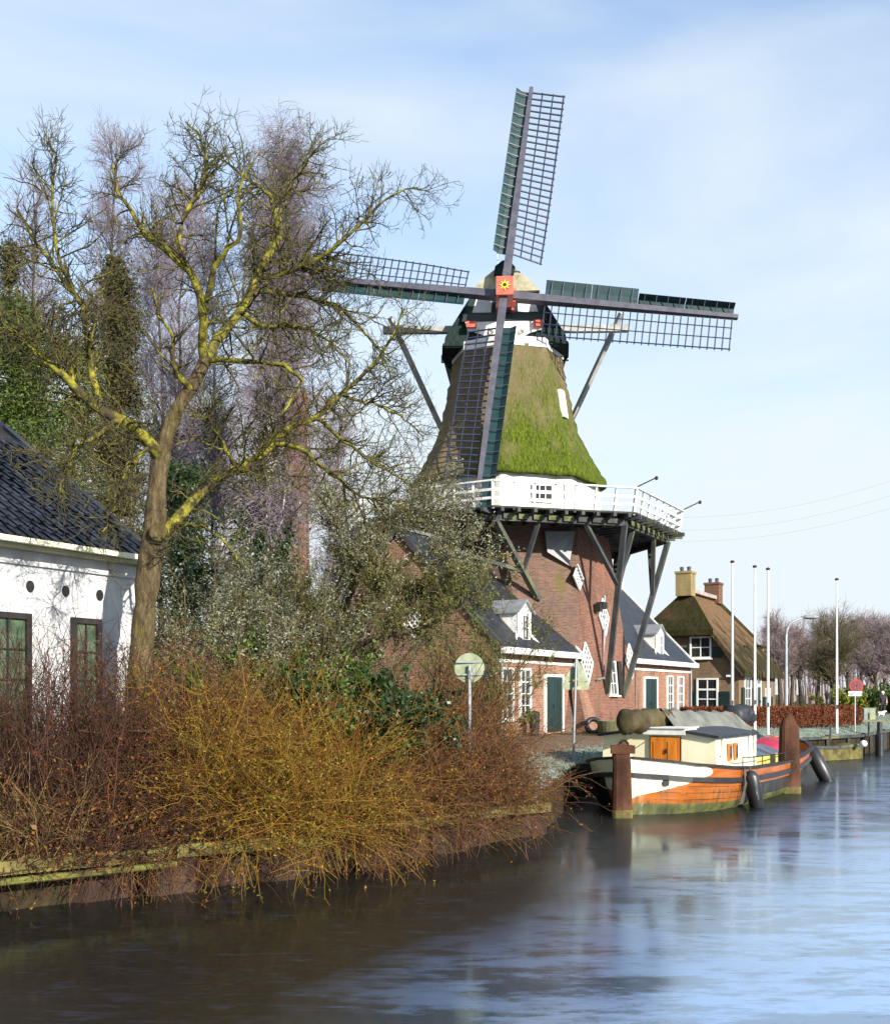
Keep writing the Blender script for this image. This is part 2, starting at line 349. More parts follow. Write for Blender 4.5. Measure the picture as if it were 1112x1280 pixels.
for _ in range(3): BT[1:-1] = (BT[:-2]+BT[1:-1]+BT[2:])/3
BT /= np.linalg.norm(BT, axis=1, keepdims=True); BN = np.stack([-BT[:, 1], BT[:, 0]], 1)     # landward
def gz_off(o, zb):
    # height of the land o metres behind the bank edge
    e = [(0, zb), (.35, zb+.12), (1.0, zb*.32), (2.2, zb*.12), (6, 0.0), (14, .06), (40, .1), (4000, .1)]
    return np.interp(o, [q[0] for q in e], [q[1] for q in e])
def gz(x, y):
    d = np.linalg.norm(BP-V(x, y), axis=1); k = int(np.argmin(d)); return float(gz_off(max(0, np.dot(V(x, y)-BP[k], BN[k])), BPZ[k]))
def strip(offs, k0, k1, dz, jitter=0):
    rng = np.random.default_rng(5); v = []; m = len(offs)
    for k in range(k0, k1):
        for o in offs:
            p = BP[k]+BN[k]*o; v.append((p[0], p[1], gz_off(o, BPZ[k])+dz+(rng.normal()*jitter if 0 < o < 30 else 0)))
    f = [(i*m+j, (i+1)*m+j, (i+1)*m+j+1, i*m+j+1) for i in range(k1-k0-1) for j in range(m-1)]
    return v, [q[::-1] for q in f]
NB = len(BP)
def kat(x, y): return int(np.argmin(np.linalg.norm(BP-V(x, y), axis=1)))

mg, t, b = base('winter_ground', .95, .1)
vec = coord(t, 'Object'); col = ramp(t, noise(t, vec, .6, 8, .65), [(.3, (.055, .038, .02)), (.5, (.07, .06, .022)), (.7, (.09, .10, .03))])
col = mixc(t, col, (.16, .15, .11), ramp(t, noise(t, vec, 3.3, 6), [(.58, (0, 0, 0)), (.75, (.7,)*3)])); t.links.new(col, b.inputs['Base Color']); bumpn(t, b, noise(t, vec, 9, 5), .7, .05)
v, f = strip([0, .12, .35, .7, 1.0, 1.6, 2.2, 3.2, 4.5, 6, 9, 14, 22, 40, 90, 300, 2500], 0, NB, 0)
g = add('ground', (v, f), mg); tag(g, kind='structure')
# steep face of the bank down into the water
v = []
for k in range(NB): v += [(BP[k][0], BP[k][1], BPZ[k]), (BP[k][0], BP[k][1], -2.4)]
fb = add('bank', (v, [(2*i, 2*i+1, 2*i+3, 2*i+2) for i in range(NB-1)]), mat('bank_soil', (.016, .012, .008), (.05, .038, .02), 3, .95, .1, .6, .05)); tag(fb, kind='structure')
# far side of the canal, to the right of the camera
RB = [(p+V(.868, -.497)*19) for p in BP]
v = []
for p in RB: v += [(p[0], p[1], -2.4), (p[0], p[1], -.5), (p[0]+V(.868, -.497)[0]*3, p[1]-.497*3, 0), (p[0]+.868*900, p[1]-.497*900, .1)]
f = [(4*i+j, 4*(i+1)+j, 4*(i+1)+j+1, 4*i+j+1) for i in range(NB-1) for j in range(3)]
tag(add('far_bank', (v, f), mg), kind='structure')

mw, t, b = base('thin_ice', .5, .2)      # dark clear ice near the bank, frosted skin further out; dark reflection and sky blue partly painted in
vec = coord(t, 'Object'); vs_ = coord(t, 'Object', (.55, 1.3, 1)); vf_ = coord(t, 'Object', (1.6, 4.6, 1))
n1 = noise(t, vs_, .8, 8, .6); n2 = noise(t, vf_, 1.0, 9, .68); n3 = noise(t, vec, .16, 4); n4 = noise(t, coord(t, 'Object', (3.2, 11, 1)), 1.0, 7, .7)
sx = t.nodes.new('ShaderNodeSeparateXYZ'); t.links.new(vec, sx.inputs[0])
def wm(op, a, b_):
    n = nd(t, 'ShaderNodeMath', operation=op)
    for i, x in enumerate((a, b_)):
        if isinstance(x, (int, float)): n.inputs[i].default_value = x
        else: t.links.new(x, n.inputs[i])
    return n.outputs[0]
dist = wm('SUBTRACT', wm('MULTIPLY', sx.outputs['X'], .868), wm('MULTIPLY', sx.outputs['Y'], .497))     # metres towards mid-canal
mid = nd(t, 'ShaderNodeMapRange'); t.links.new(wm('ADD', dist, wm('MULTIPLY', n3, 3.0)), mid.inputs['Value']); mid.inputs['From Min'].default_value = -5.0; mid.inputs['From Max'].default_value = .4
streak = ramp(t, mixc(t, n1, n2, .5), [(.45, (.25,)*3), (.53, (1, 1, 1))])
frost_sky = wm('MULTIPLY', streak, mid.outputs[0]); flk = ramp(t, mixc(t, n2, n4, .6), [(.52, (0, 0, 0)), (.62, (1, 1, 1))])
fr_bw = ramp(t, wm('ADD', frost_sky, wm('MULTIPLY', flk, .045)), [(0, (0, 0, 0)), (1, (.85,)*3)])
col = mixc(t, (.006, .0055, .003), (.30, .48, .86), fr_bw); t.links.new(col, b.inputs['Base Color'])  # frost blue also stands for reflected sky
gl = nd(t, 'ShaderNodeBsdfGlossy'); gl.inputs['Color'].default_value = (.78, .90, 1, 1)
rr = ramp(t, mixc(t, n1, n2, .4), [(.40, (.07,)*3), (.58, (.16,)*3)]); t.links.new(rr, gl.inputs['Roughness'])
hb = mixc(t, n1, mixc(t, n2, n4, .4), .6); bp_ = nd(t, 'ShaderNodeBump', Distance=.02); t.links.new(hb, bp_.inputs['Height'])
bst = nd(t, 'ShaderNodeMapRange'); t.links.new(mid.outputs[0], bst.inputs['Value']); bst.inputs['To Min'].default_value = .05; bst.inputs['To Max'].default_value = .22; t.links.new(bst.outputs[0], bp_.inputs['Strength'])
t.links.new(bp_.outputs[0], gl.inputs['Normal']); t.links.new(bp_.outputs[0], b.inputs['Normal'])
lw = nd(t, 'ShaderNodeLayerWeight', Blend=.5); t.links.new(bp_.outputs[0], lw.inputs['Normal'])
fz = nd(t, 'ShaderNodeMapRange'); t.links.new(lw.outputs['Facing'], fz.inputs['Value']); fz.inputs['From Min'].default_value = .1; fz.inputs['From Max'].default_value = .95; fz.inputs['To Min'].default_value = .03; fz.inputs['To Max'].default_value = .66
ln = wm('MULTIPLY', ramp(t, n4, [(.36, (.45,)*3), (.39, (1, 1, 1))]), ramp(t, mid.outputs[0], [(0, (.36, .34, .31)), (.7, (1, 1, 1))]))      # fine dark fracture lines; mirror dimmed near the bank to paint its dark reflection
ms = nd(t, 'ShaderNodeMixShader'); t.links.new(wm('MULTIPLY', fz.outputs[0], ln), ms.inputs[0]); t.links.new(b.outputs[0], ms.inputs[1]); t.links.new(gl.outputs[0], ms.inputs[2])
t.links.new(ms.outputs[0], t.nodes['Material Output'].inputs[0])
wv = [(-200, -150, -1.5), (2500, -150, -1.5), (2500, 3500, -1.5), (-200, 3500, -1.5)]
tag(add('water', (wv, [(0, 1, 2, 3)]), mw), kind='structure')

k0, k1 = kat(2.0, 22.3), kat(26, 60)
mfrost, t, b = base('frosted_grass', .95, .1); vec = coord(t, 'Object')
col = ramp(t, noise(t, vec, 2.5, 8, .7), [(.3, (.06, .075, .045)), (.5, (.15, .19, .15)), (.68, (.31, .36, .34))]); t.links.new(col, b.inputs['Base Color']); bumpn(t, b, noise(t, vec, 14, 5), .8, .05)
tag(add('grass_verge', strip([.05, .35, .7, .85], kat(2, 22.3), kat(9, 37.6), .006), mfrost), kind='structure')
tag(add('quay_lawn', strip([.05, .35, .7, 1.0, 1.6, 2.2, 3.0], kat(9, 37.6), kat(60, 118), .006), mfrost), kind='structure')
mpath, t, b = base('brick_paving', .9, .15); vec = coord(t, 'UV'); br = nd(t, 'ShaderNodeTexBrick', Scale=1.0); br.inputs['Brick Width'].default_value = .2; br.inputs['Row Height'].default_value = .1; br.inputs['Mortar Size'].default_value = .008
br.inputs['Color1'].default_value = (.14, .085, .055, 1); br.inputs['Color2'].default_value = (.22, .14, .09, 1); br.inputs['Mortar'].default_value = (.07, .055, .04, 1); t.links.new(vec, br.inputs['Vector'])
col = mixc(t, br.outputs[0], (.08, .075, .03), ramp(t, noise(t, coord(t, 'Object'), 1.2, 6), [(.5, (0, 0, 0)), (.7, (.6,)*3)])); t.links.new(col, b.inputs['Base Color'])
tag(add('path', strip([.85, 1.0, 1.6, 2.2, 3.2, 4.5, 6, 6.8], kat(2.0, 22.3), kat(9, 37.6), .010), mpath), kind='structure')
tag(add('road', strip([3.0, 4.5, 5.2], kat(9, 37.6), kat(60, 118), .010), mpath), kind='structure')
mmoss = mat('mossy_ground', (.07, .075, .012), (.17, .16, .03), 2.5, .95, .1, .6, .04)
tag(add('moss_verge', strip([6.8, 8, 9, 10.5], kat(3, 24.4), kat(9, 37.6), .014), mmoss), kind='structure')

# ------------------------------------------------------------------ windows, doors
def frame_box(c, X, Nn, w, h, th, dep):
    """rectangular frame: centre c, width along X, height along z (or Up), depth along the outward normal"""
    Up = np.cross(Nn, X); Up = Up*np.sign(Up[2]); out_ = []
    for s in (-1, 1):
        out_.append(box(c+X*s*(w/2-th/2), th, dep, h, X, Nn, Up))
        out_.append(box(c+Up*s*(h/2-th/2), w-2*th, dep*.98, th, X, Nn, Up))
    return join(*out_)
def window(parent, c, X, Nn, w, h, cols, rows, th=.07, fm='white', gm='glass', sill=True, bar=.03, transom=None, shutters=None):
    c = np.asarray(c, float); Up = np.cross(Nn, X); Up = Up*np.sign(Up[2])
    fr = add('window', frame_box(c+Nn*.01, X, Nn, w, h, th, .10), MT[fm], parent)
    add('pane', box(c-Nn*.012, w-2*th, .02, h-2*th, X, Nn, Up), MT[gm], fr)
    iw, ih = w-2*th, h-2*th
    for i in range(1, cols): add('glazing_bar', box(c+X*(-iw/2+iw*i/cols)+Nn*.012, bar, .034, ih, X, Nn, Up), MT[fm], fr)
    for j in range(1, rows):
        bb = bar*1.8 if transom == j else bar
        add('glazing_bar', box(c+Up*(-ih/2+ih*j/rows)+Nn*.015, iw, .036, bb, X, Nn, Up), MT[fm], fr)
    if sill: add('sill', box(c-Up*(h/2+.035)+Nn*.05, w+.12, .2, .06, X, Nn, Up), MT['white'], fr)
    for (xo, sw, sh, yo) in shutters or []:
        s = add('shutter', box(c+X*xo+Up*yo+Nn*.045, sw, .045, sh, X, Nn, Up), MT['green'], parent)
        add('batten', join(*[box(c+X*xo+Up*(yo+q*sh*.32)+Nn*.075, sw*.92, .02, .09, X, Nn, Up) for q in (-1, 1)]), MT['green'], s)
    return fr
def door(parent, c, X, Nn, w, h, leaves_=2):
    c = np.asarray(c, float)
    fr = add('door_frame', join(*[box(c+X*s*(w/2-.05)+Zv*h/2+Nn*.01, .1, .12, h, X, Nn) for s in (-1, 1)], box(c+Zv*(h-.05)+Nn*.01, w-.2, .118, .1, X, Nn)), MT['white'], parent)
    lw = (w-.2)/leaves_
    for i in range(leaves_):
        cx = c+X*(-(w-.2)/2+lw*(i+.5))
        d = add('door', box(cx+Zv*(h-.1)/2, lw-.012, .05, h-.12, X, Nn), MT['green'], parent)
        for q in range(1, 4): add('plank', box(cx+X*(-lw/2+lw*(q-.5)/3)+Zv*(h-.1)/2+Nn*.030, lw/3-.02, .016, h-.2, X, Nn), MT['green'], d)
        if i == 0: add('handle', box(cx+X*(lw/2-.09)+Zv*1.0+Nn*.055, .03, .05, .16, X, Nn), MT['darkframe'], d)
def ray_plane(u, v, p0, n):
    o = V(0, 0, ZC); d = P(u, v, 1.0)-o; k = np.dot(np.asarray(p0)-o, n)/np.dot(d, n); return o+d*k

# ------------------------------------------------------------------ windmill
MC = V(2.81, 46.9, 0)
def mp_(t_, n_, z): return MC+T*t_+N*n_+Zv*z
mill = empty('windmill', tuple(MC), 'tall tower windmill with mossy thatched body, brick base and four lattice sails', 'windmill')
A0 = math.radians(60.0-22.5)
def octo(R, z, off=0):  # corners by azimuth measured from -Y towards +X
    return [MC+V(math.sin(A0+k*math.pi/4)*R, -math.cos(A0+k*math.pi/4)*R, 0)+Zv*z for k in range(8)]
# brick base: nearly square at the ground, octagonal under the stage
a_, h_ = 4.9, 3.75
botc = [(-h_, a_), (h_, a_), (a_, h_), (a_, -h_), (h_, -a_), (-h_, -a_), (-a_, -h_), (-a_, h_)]
def base_ring(z):
    k = (z+.3)/9.0; top = octo(4.47, z); return [(1-k)*mp_(q[0], q[1], z)+k*top[i] for i, q in enumerate(botc)]
brs = [base_ring(z) for z in (-.3, 2.0, 4.4, 6.6, 8.7)]
basep = add('canal_wall', loft([[r[0], r[1], r[2]] for r in brs], False), MT['brick_mill'], mill)
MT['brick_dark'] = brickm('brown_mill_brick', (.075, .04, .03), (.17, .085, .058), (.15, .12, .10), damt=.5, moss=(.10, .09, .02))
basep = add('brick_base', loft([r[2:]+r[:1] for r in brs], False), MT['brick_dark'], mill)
# canal-facing wall of the base
q0, q1, q2 = np.array(base_ring(0))[0], np.array(base_ring(0))[1], np.array(base_ring(8))[0]
FN = np.cross(q1-q0, q2-q0); FN = U(FN)*np.sign(np.dot(FN, N)); FU = U(np.cross(FN, T)); FU = FU*np.sign(FU[2])
def on_face(u, v): return ray_plane(u, v, q0, FN)
def diamond(parent, c, w, h, nrm, X, Up, name='diamond_window'):
    c = c+nrm*.05; pts = [c-X*w/2, c-Up*h/2, c+X*w/2, c+Up*h/2]; ins = [c+(p-c)*.86 for p in pts]
    fr = join(*[hexa([pts[i], pts[(i+1) % 4], ins[(i+1) % 4], ins[i], pts[i]+nrm*.06, pts[(i+1) % 4]+nrm*.06, ins[(i+1) % 4]+nrm*.06, ins[i]+nrm*.06]) for i in range(4)])
    o = add(name, fr, MT['white'], parent)
    add('pane', (ins, [(0, 1, 2, 3)]), MT['glass'], o)
    for i in (1, 2, 3):
        f = i/4
        add('glazing_bar', beam(ins[0]+(ins[1]-ins[0])*f+nrm*.03, ins[3]+(ins[2]-ins[3])*f+nrm*.03, .045, .045, nrm), MT['white'], o)
        add('glazing_bar', beam(ins[1]+(ins[2]-ins[1])*f+nrm*.035, ins[0]+(ins[3]-ins[0])*f+nrm*.035, .045, .045, nrm), MT['white'], o)
for (u, v, w_, hh) in ((720.5, 722, 1.05, 1.10), (772, 727, 1.0, 1.05), (752.5, 772, 1.15, 1.7), (731, 829, 1.35, 1.75), (785.5, 827, 1.35, 1.65)):
    diamond(mill, on_face(u, v), w_, hh, FN, T, FU)
window(mill, on_face(764, 848)+FN*.05, T, FN, .85, 1.5, 2, 3, .06)
add('shutter', box(on_face(769.5, 848)+T*.35+FN*.08, .45, .05, 1.5, T, FN, FU), MT['darkframe'], mill)
add('buttress', hexa([mp_(-3.7, 4.85, -.2), mp_(-2.3, 4.85, -.2), mp_(-2.3, 5.4, -.2), mp_(-3.7, 5.4, -.2), mp_(-3.65, 4.6, 2.3), mp_(-3.0, 4.6, 2.3), mp_(-3.0, 4.82, 2.3), mp_(-3.65, 4.82, 2.3)]), MT['brick'], mill)
add('downpipe', tube1([on_face(752.5, 745)+FN*.1, on_face(752, 800)+FN*.1, on_face(752, 848)+FN*.1, on_face(743, 850)+FN*.12], .05, 8), MT['metal'], mill)
lampb = on_face(746, 758)+FN*.1
add('wall_lamp', join(box(lampb+FN*.12, .5, .3, .28, T, FN), box(lampb-T*.35+FN*.1-Zv*.1, .3, .25, .35, T, FN)), MT['darkframe'], mill)
# grey sheet hood on the shaded corner of the base
p0 = (np.array(base_ring(7.3))[0]+np.array(base_ring(7.3))[7])/2; nl = U(V(math.sin(math.radians(15)), -math.cos(math.radians(15)), 0)); xl = U(np.cross(Zv, nl))
hc = [ray_plane(681, 664, p0+nl*.12, nl), ray_plane(719, 664, p0+nl*.12, nl), ray_plane(711, 707, p0+nl*.30, nl), ray_plane(684, 690, p0+nl*.34, nl)]
add('hood', prism(hc, nl*-.08), MT['zinc'], mill)
# white boarded skirt
add('skirt_wall', loft([octo(4.25, 8.55), octo(4.1, 11.1)], True), MT['white'], mill)
nsk = U(V(math.sin(math.radians(15)), -math.cos(math.radians(15)), 0)); psk = (octo(4.18, 9.8)[0]+octo(4.18, 9.8)[7])/2
XS = U(np.cross(Zv, nsk))
window(mill, ray_plane(677, 617, psk, nsk)+nsk*.06, XS, nsk, .9, .75, 3, 2, .06, sill=False)
add('stage_door', box(ray_plane(716, 626, psk, nsk)+nsk*.03, .8, .08, 1.5, XS, nsk), MT['rail'], mill)
# thatched body
prof = [(4.44, 10.62), (4.40, 10.95), (3.95, 11.7), (3.65, 12.26), (3.25, 13.05), (3.0, 13.8), (2.83, 14.6), (2.6, 15.76), (2.40, 17.1)]
rb = np.random.default_rng(77)
def octo_fine(r, z, j=.0):
    c = octo(r, z); o_ = []
    for k in range(8):
        for q in range(9): p = c[k]+(c[(k+1) % 8]-c[k])*q/9; d_ = U((p-MC)*V(1, 1, 0)); o_.append(p+d_*(rb.normal()*j)+Zv*rb.normal()*j*.5)
    return o_
zz = np.linspace(10.62, 16.6, 40); pr_ = sorted(prof, key=lambda q: q[1])
body = add('thatched_body', loft([octo(4.0, 10.66) and octo_fine(4.0, 10.66)]+[octo_fine(float(np.interp(z, [q[1] for q in pr_], [q[0] for q in pr_])), z, .028 if i else .045) for i, z in enumerate(zz)], True), MT['thatch_body'], mill, True)
ridge = [[octo(r+.03, z)[k] for r, z in prof] for k in range(8)]
def hatch(u, v, k, w, h):
    n0 = U(V(math.sin(math.radians(15+45*k)), -math.cos(math.radians(15+45*k)), 0)); pa = octo(2.95, 14.5)
    pp = (pa[(7+k) % 8]+pa[k % 8])/2; return ray_plane(u, v, pp, n0), n0
hp, hn = hatch(702, 505, 1, 0, 0); ut = U(Zv*1.0-hn*.16)
add('body_hatch', box(hp+hn*.05, .42, .16, 1.25, np.cross(Zv, hn), hn, ut), MT['white'], mill)
hp, hn = hatch(594, 545, -1, 0, 0)
add('body_hatch', box(hp+hn*.08, .55, .16, 1.2, np.cross(Zv, hn), hn, ut), MT['white'], mill)
# ring under the cap
add('curb_ring', loft([octo(2.52, 16.50), octo(2.52, 16.9)], True, True, True), MT['white'], mill)

# stage
RS, ZD = 7.67, 8.66
orng = octo(RS, ZD); irng = octo(4.2, ZD)
stage = add('stage_deck', loft([octo(4.2, ZD), octo(RS, ZD), octo(RS, ZD-.07), octo(4.2, ZD-.07), octo(4.2, ZD)], True), MT['deckwood'], mill)
rng = np.random.default_rng(3)
for k in range(8):
    a, b = orng[k], orng[(k+1) % 8]; d = U(b-a); nn = U((a+b)/2-MC-Zv*ZD); L = np.linalg.norm(b-a); npost = 7
    ir_a, ir_b = octo(6.55, ZD-.22)[k], octo(6.55, ZD-.22)[(k+1) % 8]
    add('ring_beam', beam(octo(7.05, ZD-.34)[k], octo(7.05, ZD-.34)[(k+1) % 8], .18, .28), MT['timber'], stage)
    if k in (0, 7, 6, 1, 5):
        for i in range(9):
            f = (i+.5)/9; pe = a+(b-a)*f+nn*rng.uniform(.1, .3)-Zv*.16
            add('joist', beam(pe, pe-nn*3.3, .13, .16), MT['timber'], stage)
        fa, fb_ = octo(7.24, ZD-.30)[k], octo(7.24, ZD-.30)[(k+1) % 8]
        for i in range(8):
            add('fascia_board', beam(fa+(fb_-fa)*((i+.62)/9), fa+(fb_-fa)*((i+1.30)/9), .04, .20+.03*rng.random()), MT['deckgreen' if rng.random() < .7 else 'timber'], stage)
    else:
        for i in range(4):
            pe = a+(b-a)*(i+.5)/4+nn*.15-Zv*.16; add('joist', beam(pe, pe-nn*3.3, .13, .16), MT['timber'], stage)
    ai, bi = octo(RS-.12, ZD)[k], octo(RS-.12, ZD)[(k+1) % 8]; ao, bo = octo(RS+.06, ZD+.95)[k], octo(RS+.06, ZD+.95)[(k+1) % 8]
    for i in range(npost):
        f = i/npost
        add('rail_post', beam(ai+(bi-ai)*f-Zv*.1, ao+(bo-ao)*f+Zv*.02, .075 if i else .10, .075 if i else .10), MT['rail'], stage)
    for hz, wd, tk in ((.97, .11, .06), (.62, .035, .10), (.3, .035, .10)):
        add('rail', beam(ai+(ao-ai)*hz+nn*.05, bi+(bo-bi)*hz+nn*.05, wd, tk), MT['rail'], stage)
for k, (u, v) in ((0, (845, 602)), (1, (868, 629))):
    p = octo(RS+.06, ZD+.97)[k]; e = p+V(.75, -.1, .35); lo_ = add('stage_lamp', tube1([p, e], .025, 6), MT['darkframe'], mill)
    add('lamp_head', lathe(e-Zv*.1, [(.02, 0), (.06, .03), (.07, .12), (.02, .16)], 10), MT['darkframe'], lo_)

# struts
def strut(a, b, w=.24): add('strut', beam(a, b, w, w, N), MT['timber'], mill)
S37 = U(V(math.sin(A0), -math.cos(A0), 0)); S82 = U(V(math.sin(A0+math.pi/4), -math.cos(A0+math.pi/4), 0)); Sm7 = U(V(math.sin(A0-math.pi/4), -math.cos(A0-math.pi/4), 0))
def strut_group(S, foot, side_a, side_b, jf=.35):
    top = MC+S*7.1+Zv*8.25; strut(top, foot, .21); j = top+(foot-top)*jf
    for sd in (side_a, side_b): strut(sd, j, .16)
ft1, ft2 = on_face(757, 866)+FN*.05, on_face(778, 871)+FN*.05
e0 = octo(7.0, 8.25)
strut_group(S37, ft1, e0[0]+(e0[7]-e0[0])*.30, e0[0]+(e0[1]-e0[0])*.22)
strut_group(S82, ft2, e0[1]+(e0[0]-e0[1])*.30, e0[1]+(e0[2]-e0[1])*.30)
ft3 = ray_plane(673, 750, np.array(base_ring(5.3))[7], nl)
strut_group(Sm7, ft3, e0[7]+(e0[0]-e0[7])*.34, e0[7]+(e0[6]-e0[7])*.3-Zv*1.2, .64)
for k in (2, 3, 4, 5, 6):
    S = U(octo(1, 0)[k]-MC); ft = (np.array(base_ring(3.0))[k])+S*.05; strut_group(S, ft, e0[k]+(e0[(k+1) % 8]-e0[k])*.3, e0[k]+(e0[k-1]-e0[k])*.3)

# cap
dh = U(V(-.05, -1, 0)); e1 = V(-dh[1], dh[0], 0)     # towards the wind / to the right seen from the front
CB = MC+V(-.10, 0, 0)
def cp(x, q, z): return CB+e1*x+dh*q+Zv*(z-.28-.12*max(0, z-19))
half = [(2.70, 16.95), (2.66, 17.45), (2.12, 18.3), (1.55, 19.2), (.95, 19.95), (.30, 20.62)]
def capsec(q, sw, sh, z0=17.02):
    pts = [(x*sw, z0+(z-z0)*sh) for x, z in half]
    return [cp(x, q, z) for x, z in pts]+[cp(-x, q, z) for x, z in pts[::-1]]
cap = add('cap', loft([capsec(1.55, .98, 1.0), capsec(1.2, 1.0, 1.0), capsec(0, 1.03, .99), capsec(-1.4, .97, .93), capsec(-2.5, .78, .80), capsec(-3.3, .5, .5)], True, True, True), MT['thatch_cap'], mill)
add('cap_rim', loft([capsec(1.62, 1.02, .22), capsec(-.2, 1.06, .22), capsec(-2.6, .84, .22)], True, True, True), MT['thatch_cap'], cap)
def plate(name, pts, q, th, m, par):
    return add(name, prism([cp(x, q, z) for x, z in pts], dh*th), MT[m], par)
# lapped boards of the hood over the gable
for i in range(7):
    z0 = 19.30+i*.175; wv_ = np.interp(z0, [19.15, 19.95, 20.5, 20.7], [1.6, .98, .42, .2]); w2 = np.interp(z0+.16, [19.15, 19.95, 20.5, 20.7], [1.6, .98, .42, .2])
    if z0 < 20.4: plate('lap_board', [(-wv_, z0), (wv_, z0), (w2, z0+.165), (-w2, z0+.165)], 1.56, .12+.03*(6-i), 'lapboard', cap)
hd = add('hood_top', prism([cp(x, 1.58, z) for x, z in ((-.5, 20.1), (-.05, 20.05), (.35, 20.1), (.42, 20.45), (.18, 20.75), (-.12, 20.78), (-.45, 20.5))], dh*.35), MT['thatch_cap'], cap)
gb = plate('gable_board', [(-1.85, 18.12), (1.75, 18.12), (1.45, 19.32), (-1.5, 19.32)], 1.57, .05, 'green', cap)
plate('white_panel', [(-1.45, 18.42), (-.62, 18.42), (-.58, 19.22), (-1.22, 19.22)], 1.625, .02, 'white', gb)
plate('white_panel', [(.55, 18.42), (1.42, 18.42), (1.18, 19.22), (.52, 19.22)], 1.625, .02, 'white', gb)
plate('red_panel', [(-.42, 18.35), (.38, 18.35), (.34, 19.1), (-.38, 19.1)], 1.63, .03, 'red', gb)
plate('green_beam', [(-1.9, 18.0), (1.8, 18.0), (1.74, 18.34), (-1.82, 18.34)], 1.66, .10, 'green', cap)
beard = plate('beard_board', [(-1.75, 17.98), (1.68, 17.98), (1.60, 17.62), (1.05, 17.46), (.75, 17.3), (.3, 17.25), (0, 17.38), (-.3, 17.25), (-.75, 17.3), (-1.1, 17.46), (-1.66, 17.62)], 1.70, .06, 'white', cap)
for s in (-1, 1):
    add('red_block', box(cp(-.03+s*1.45, 1.85, 17.82), .42, .22, .26, e1, dh), MT['red'], beard)
    for xx in (.28, .66):
        th_ = np.linspace(0, 4.2*math.pi, 26); sp_ = [cp(s*xx+math.cos(q)*.15*(1-q/16), 1.775, 17.47+math.sin(q)*.15*(1-q/16)) for q in th_]
        add('scroll', tube1(sp_, .014, 4), MT['darkframe'], beard)
add('lightning_rod', tube1([cp(-.3, 1.2, 20.5), cp(-.38, 1.2, 22.3)], .022, 5), MT['rail'], mill)
# tail beams and braces
add('long_tail_beam', beam(cp(-5.5, .2, 18.22), cp(5.5, .2, 18.12), .26, .30), MT['tailwood'], mill)
add('short_tail_beam', beam(cp(-3.0, -2.2, 17.66), cp(3.0, -2.2, 17.66), .28, .30), MT['tailwood'], mill)
for s in (-1, 1):
    add('tail_brace', beam(cp(s*5.2, .1, 18.85), cp(s*.5, -6.3, 9.5), .19, .19), MT['tailwood'], mill)
    add('tail_brace', beam(cp(s*2.8, -2.2, 17.8), cp(s*.4, -6.6, 9.5), .22, .22), MT['timber'], mill)
add('tail_pole', beam(cp(0, -2.8, 18.2), cp(0, -6.9, 9.0), .34, .34), MT['timber'], mill)

# sails
tilt = math.radians(11); AX = U(dh*math.cos(tilt)+Zv*math.sin(tilt)); E2 = np.cross(AX, e1)
if E2[2] < 0: E2 = -E2
HUB = P(630.5, 368, 44.3)
shaft = add('windshaft', beam(HUB-AX*3.2, HUB+AX*.1, .6, .6), MT['darkframe'], mill)
poll = add('poll_end', join(box(HUB+AX*.22, .72, .95, .85, e1, AX, E2), box(HUB-AX*.3+e1*.05, .85, .5, .6, e1, AX, E2)), MT['red'], mill)
star = []
for i in range(16):
    r_ = .26 if i % 2 == 0 else .11; a = i*math.pi/8; star.append(HUB+AX*.705+e1*math.cos(a)*r_+E2*math.sin(a)*r_)
add('star', prism(star, AX*.03), MT['yellow'], poll)
add('star_centre', lathe(HUB+AX*.735, [(.08, 0), (.08, .02)], 12, AX), MT['darkframe'], poll)
RT = 9.85
for k in range(4):
    th = math.radians(6.9+90*k); s = E2*math.cos(th)+e1*math.sin(th); l = -E2*math.sin(th)+e1*math.cos(th)
    H = HUB+AX*(.32 if k in (0, 2) else -.12)
    st = add('sail', beam(H, H+s*RT, .34, .40, AX, .17, .2), MT['stock'], mill)
    st['label'] = ['sail pointing up, green boards on its leading edge', 'sail reaching out over the boat side', 'sail hanging down in front of the thatch', 'sail reaching into the bare tree'][k]
    def beta(r): return math.radians(np.interp(r, [1.5, 4, 9.7], [24, 15, 3]))
    def latt(r, x):
        bt = beta(r); return H+s*r+(l*math.cos(bt)-AX*math.sin(bt))*x
    x0 = .05; W = 1.46; nb = 27; rs = np.linspace(1.75, 9.62, nb)
    for r in rs: add('crossbar', beam(latt(r, x0), latt(r, W+.07), .052, .052, s), MT['lattice'], st)
    for x in (.52, .99, W): add('lattice_lath', tube1([latt(r, x)+AX*.02 for r in np.linspace(1.7, 9.66, 9)], .029 if x < W else .036, 4), MT['lattice'], st)
    # leading-edge boards: each a bent plate held by brackets
    segs = [(1.7, 3.65), (3.67, 5.62), (5.64, 7.6), (7.62, 9.66)]
    for i, (ra, rb_) in enumerate(segs):
        ga = math.radians(28); wd = .62
        if k == 1: ga, wd = (math.radians(12), .74) if i < 2 else (math.radians(50), .55)
        pl = []
        for r in (ra, rb_):
            hw = .17-.085*r/RT; pr = []
            for x, bend in ((hw-.02, 0), (hw+wd*.5, .35), (hw+wd, 1.0)):
                pr.append(H+s*r-l*(x*math.cos(ga*bend*.9))+AX*(x*math.sin(ga)*bend*.8-.05))
            pl.append(pr+[p-AX*.035 for p in pr[::-1]])
        if i == 0 and k == 0: pl[0][2] = pl[0][2]+s*.0
        wb = add('leading_board', loft(pl, True, True, True), MT['teal'], st)
        for r in np.linspace(ra+.25, rb_-.25, 4):
            hw = .17-.085*r/RT
            add('bracket', beam(H+s*r-l*hw+AX*.03, H+s*r-l*((hw+wd)*math.cos(ga*.9))+AX*((hw+wd)*math.sin(ga)*.8-.04), .03, .03), MT['stock'], wb)

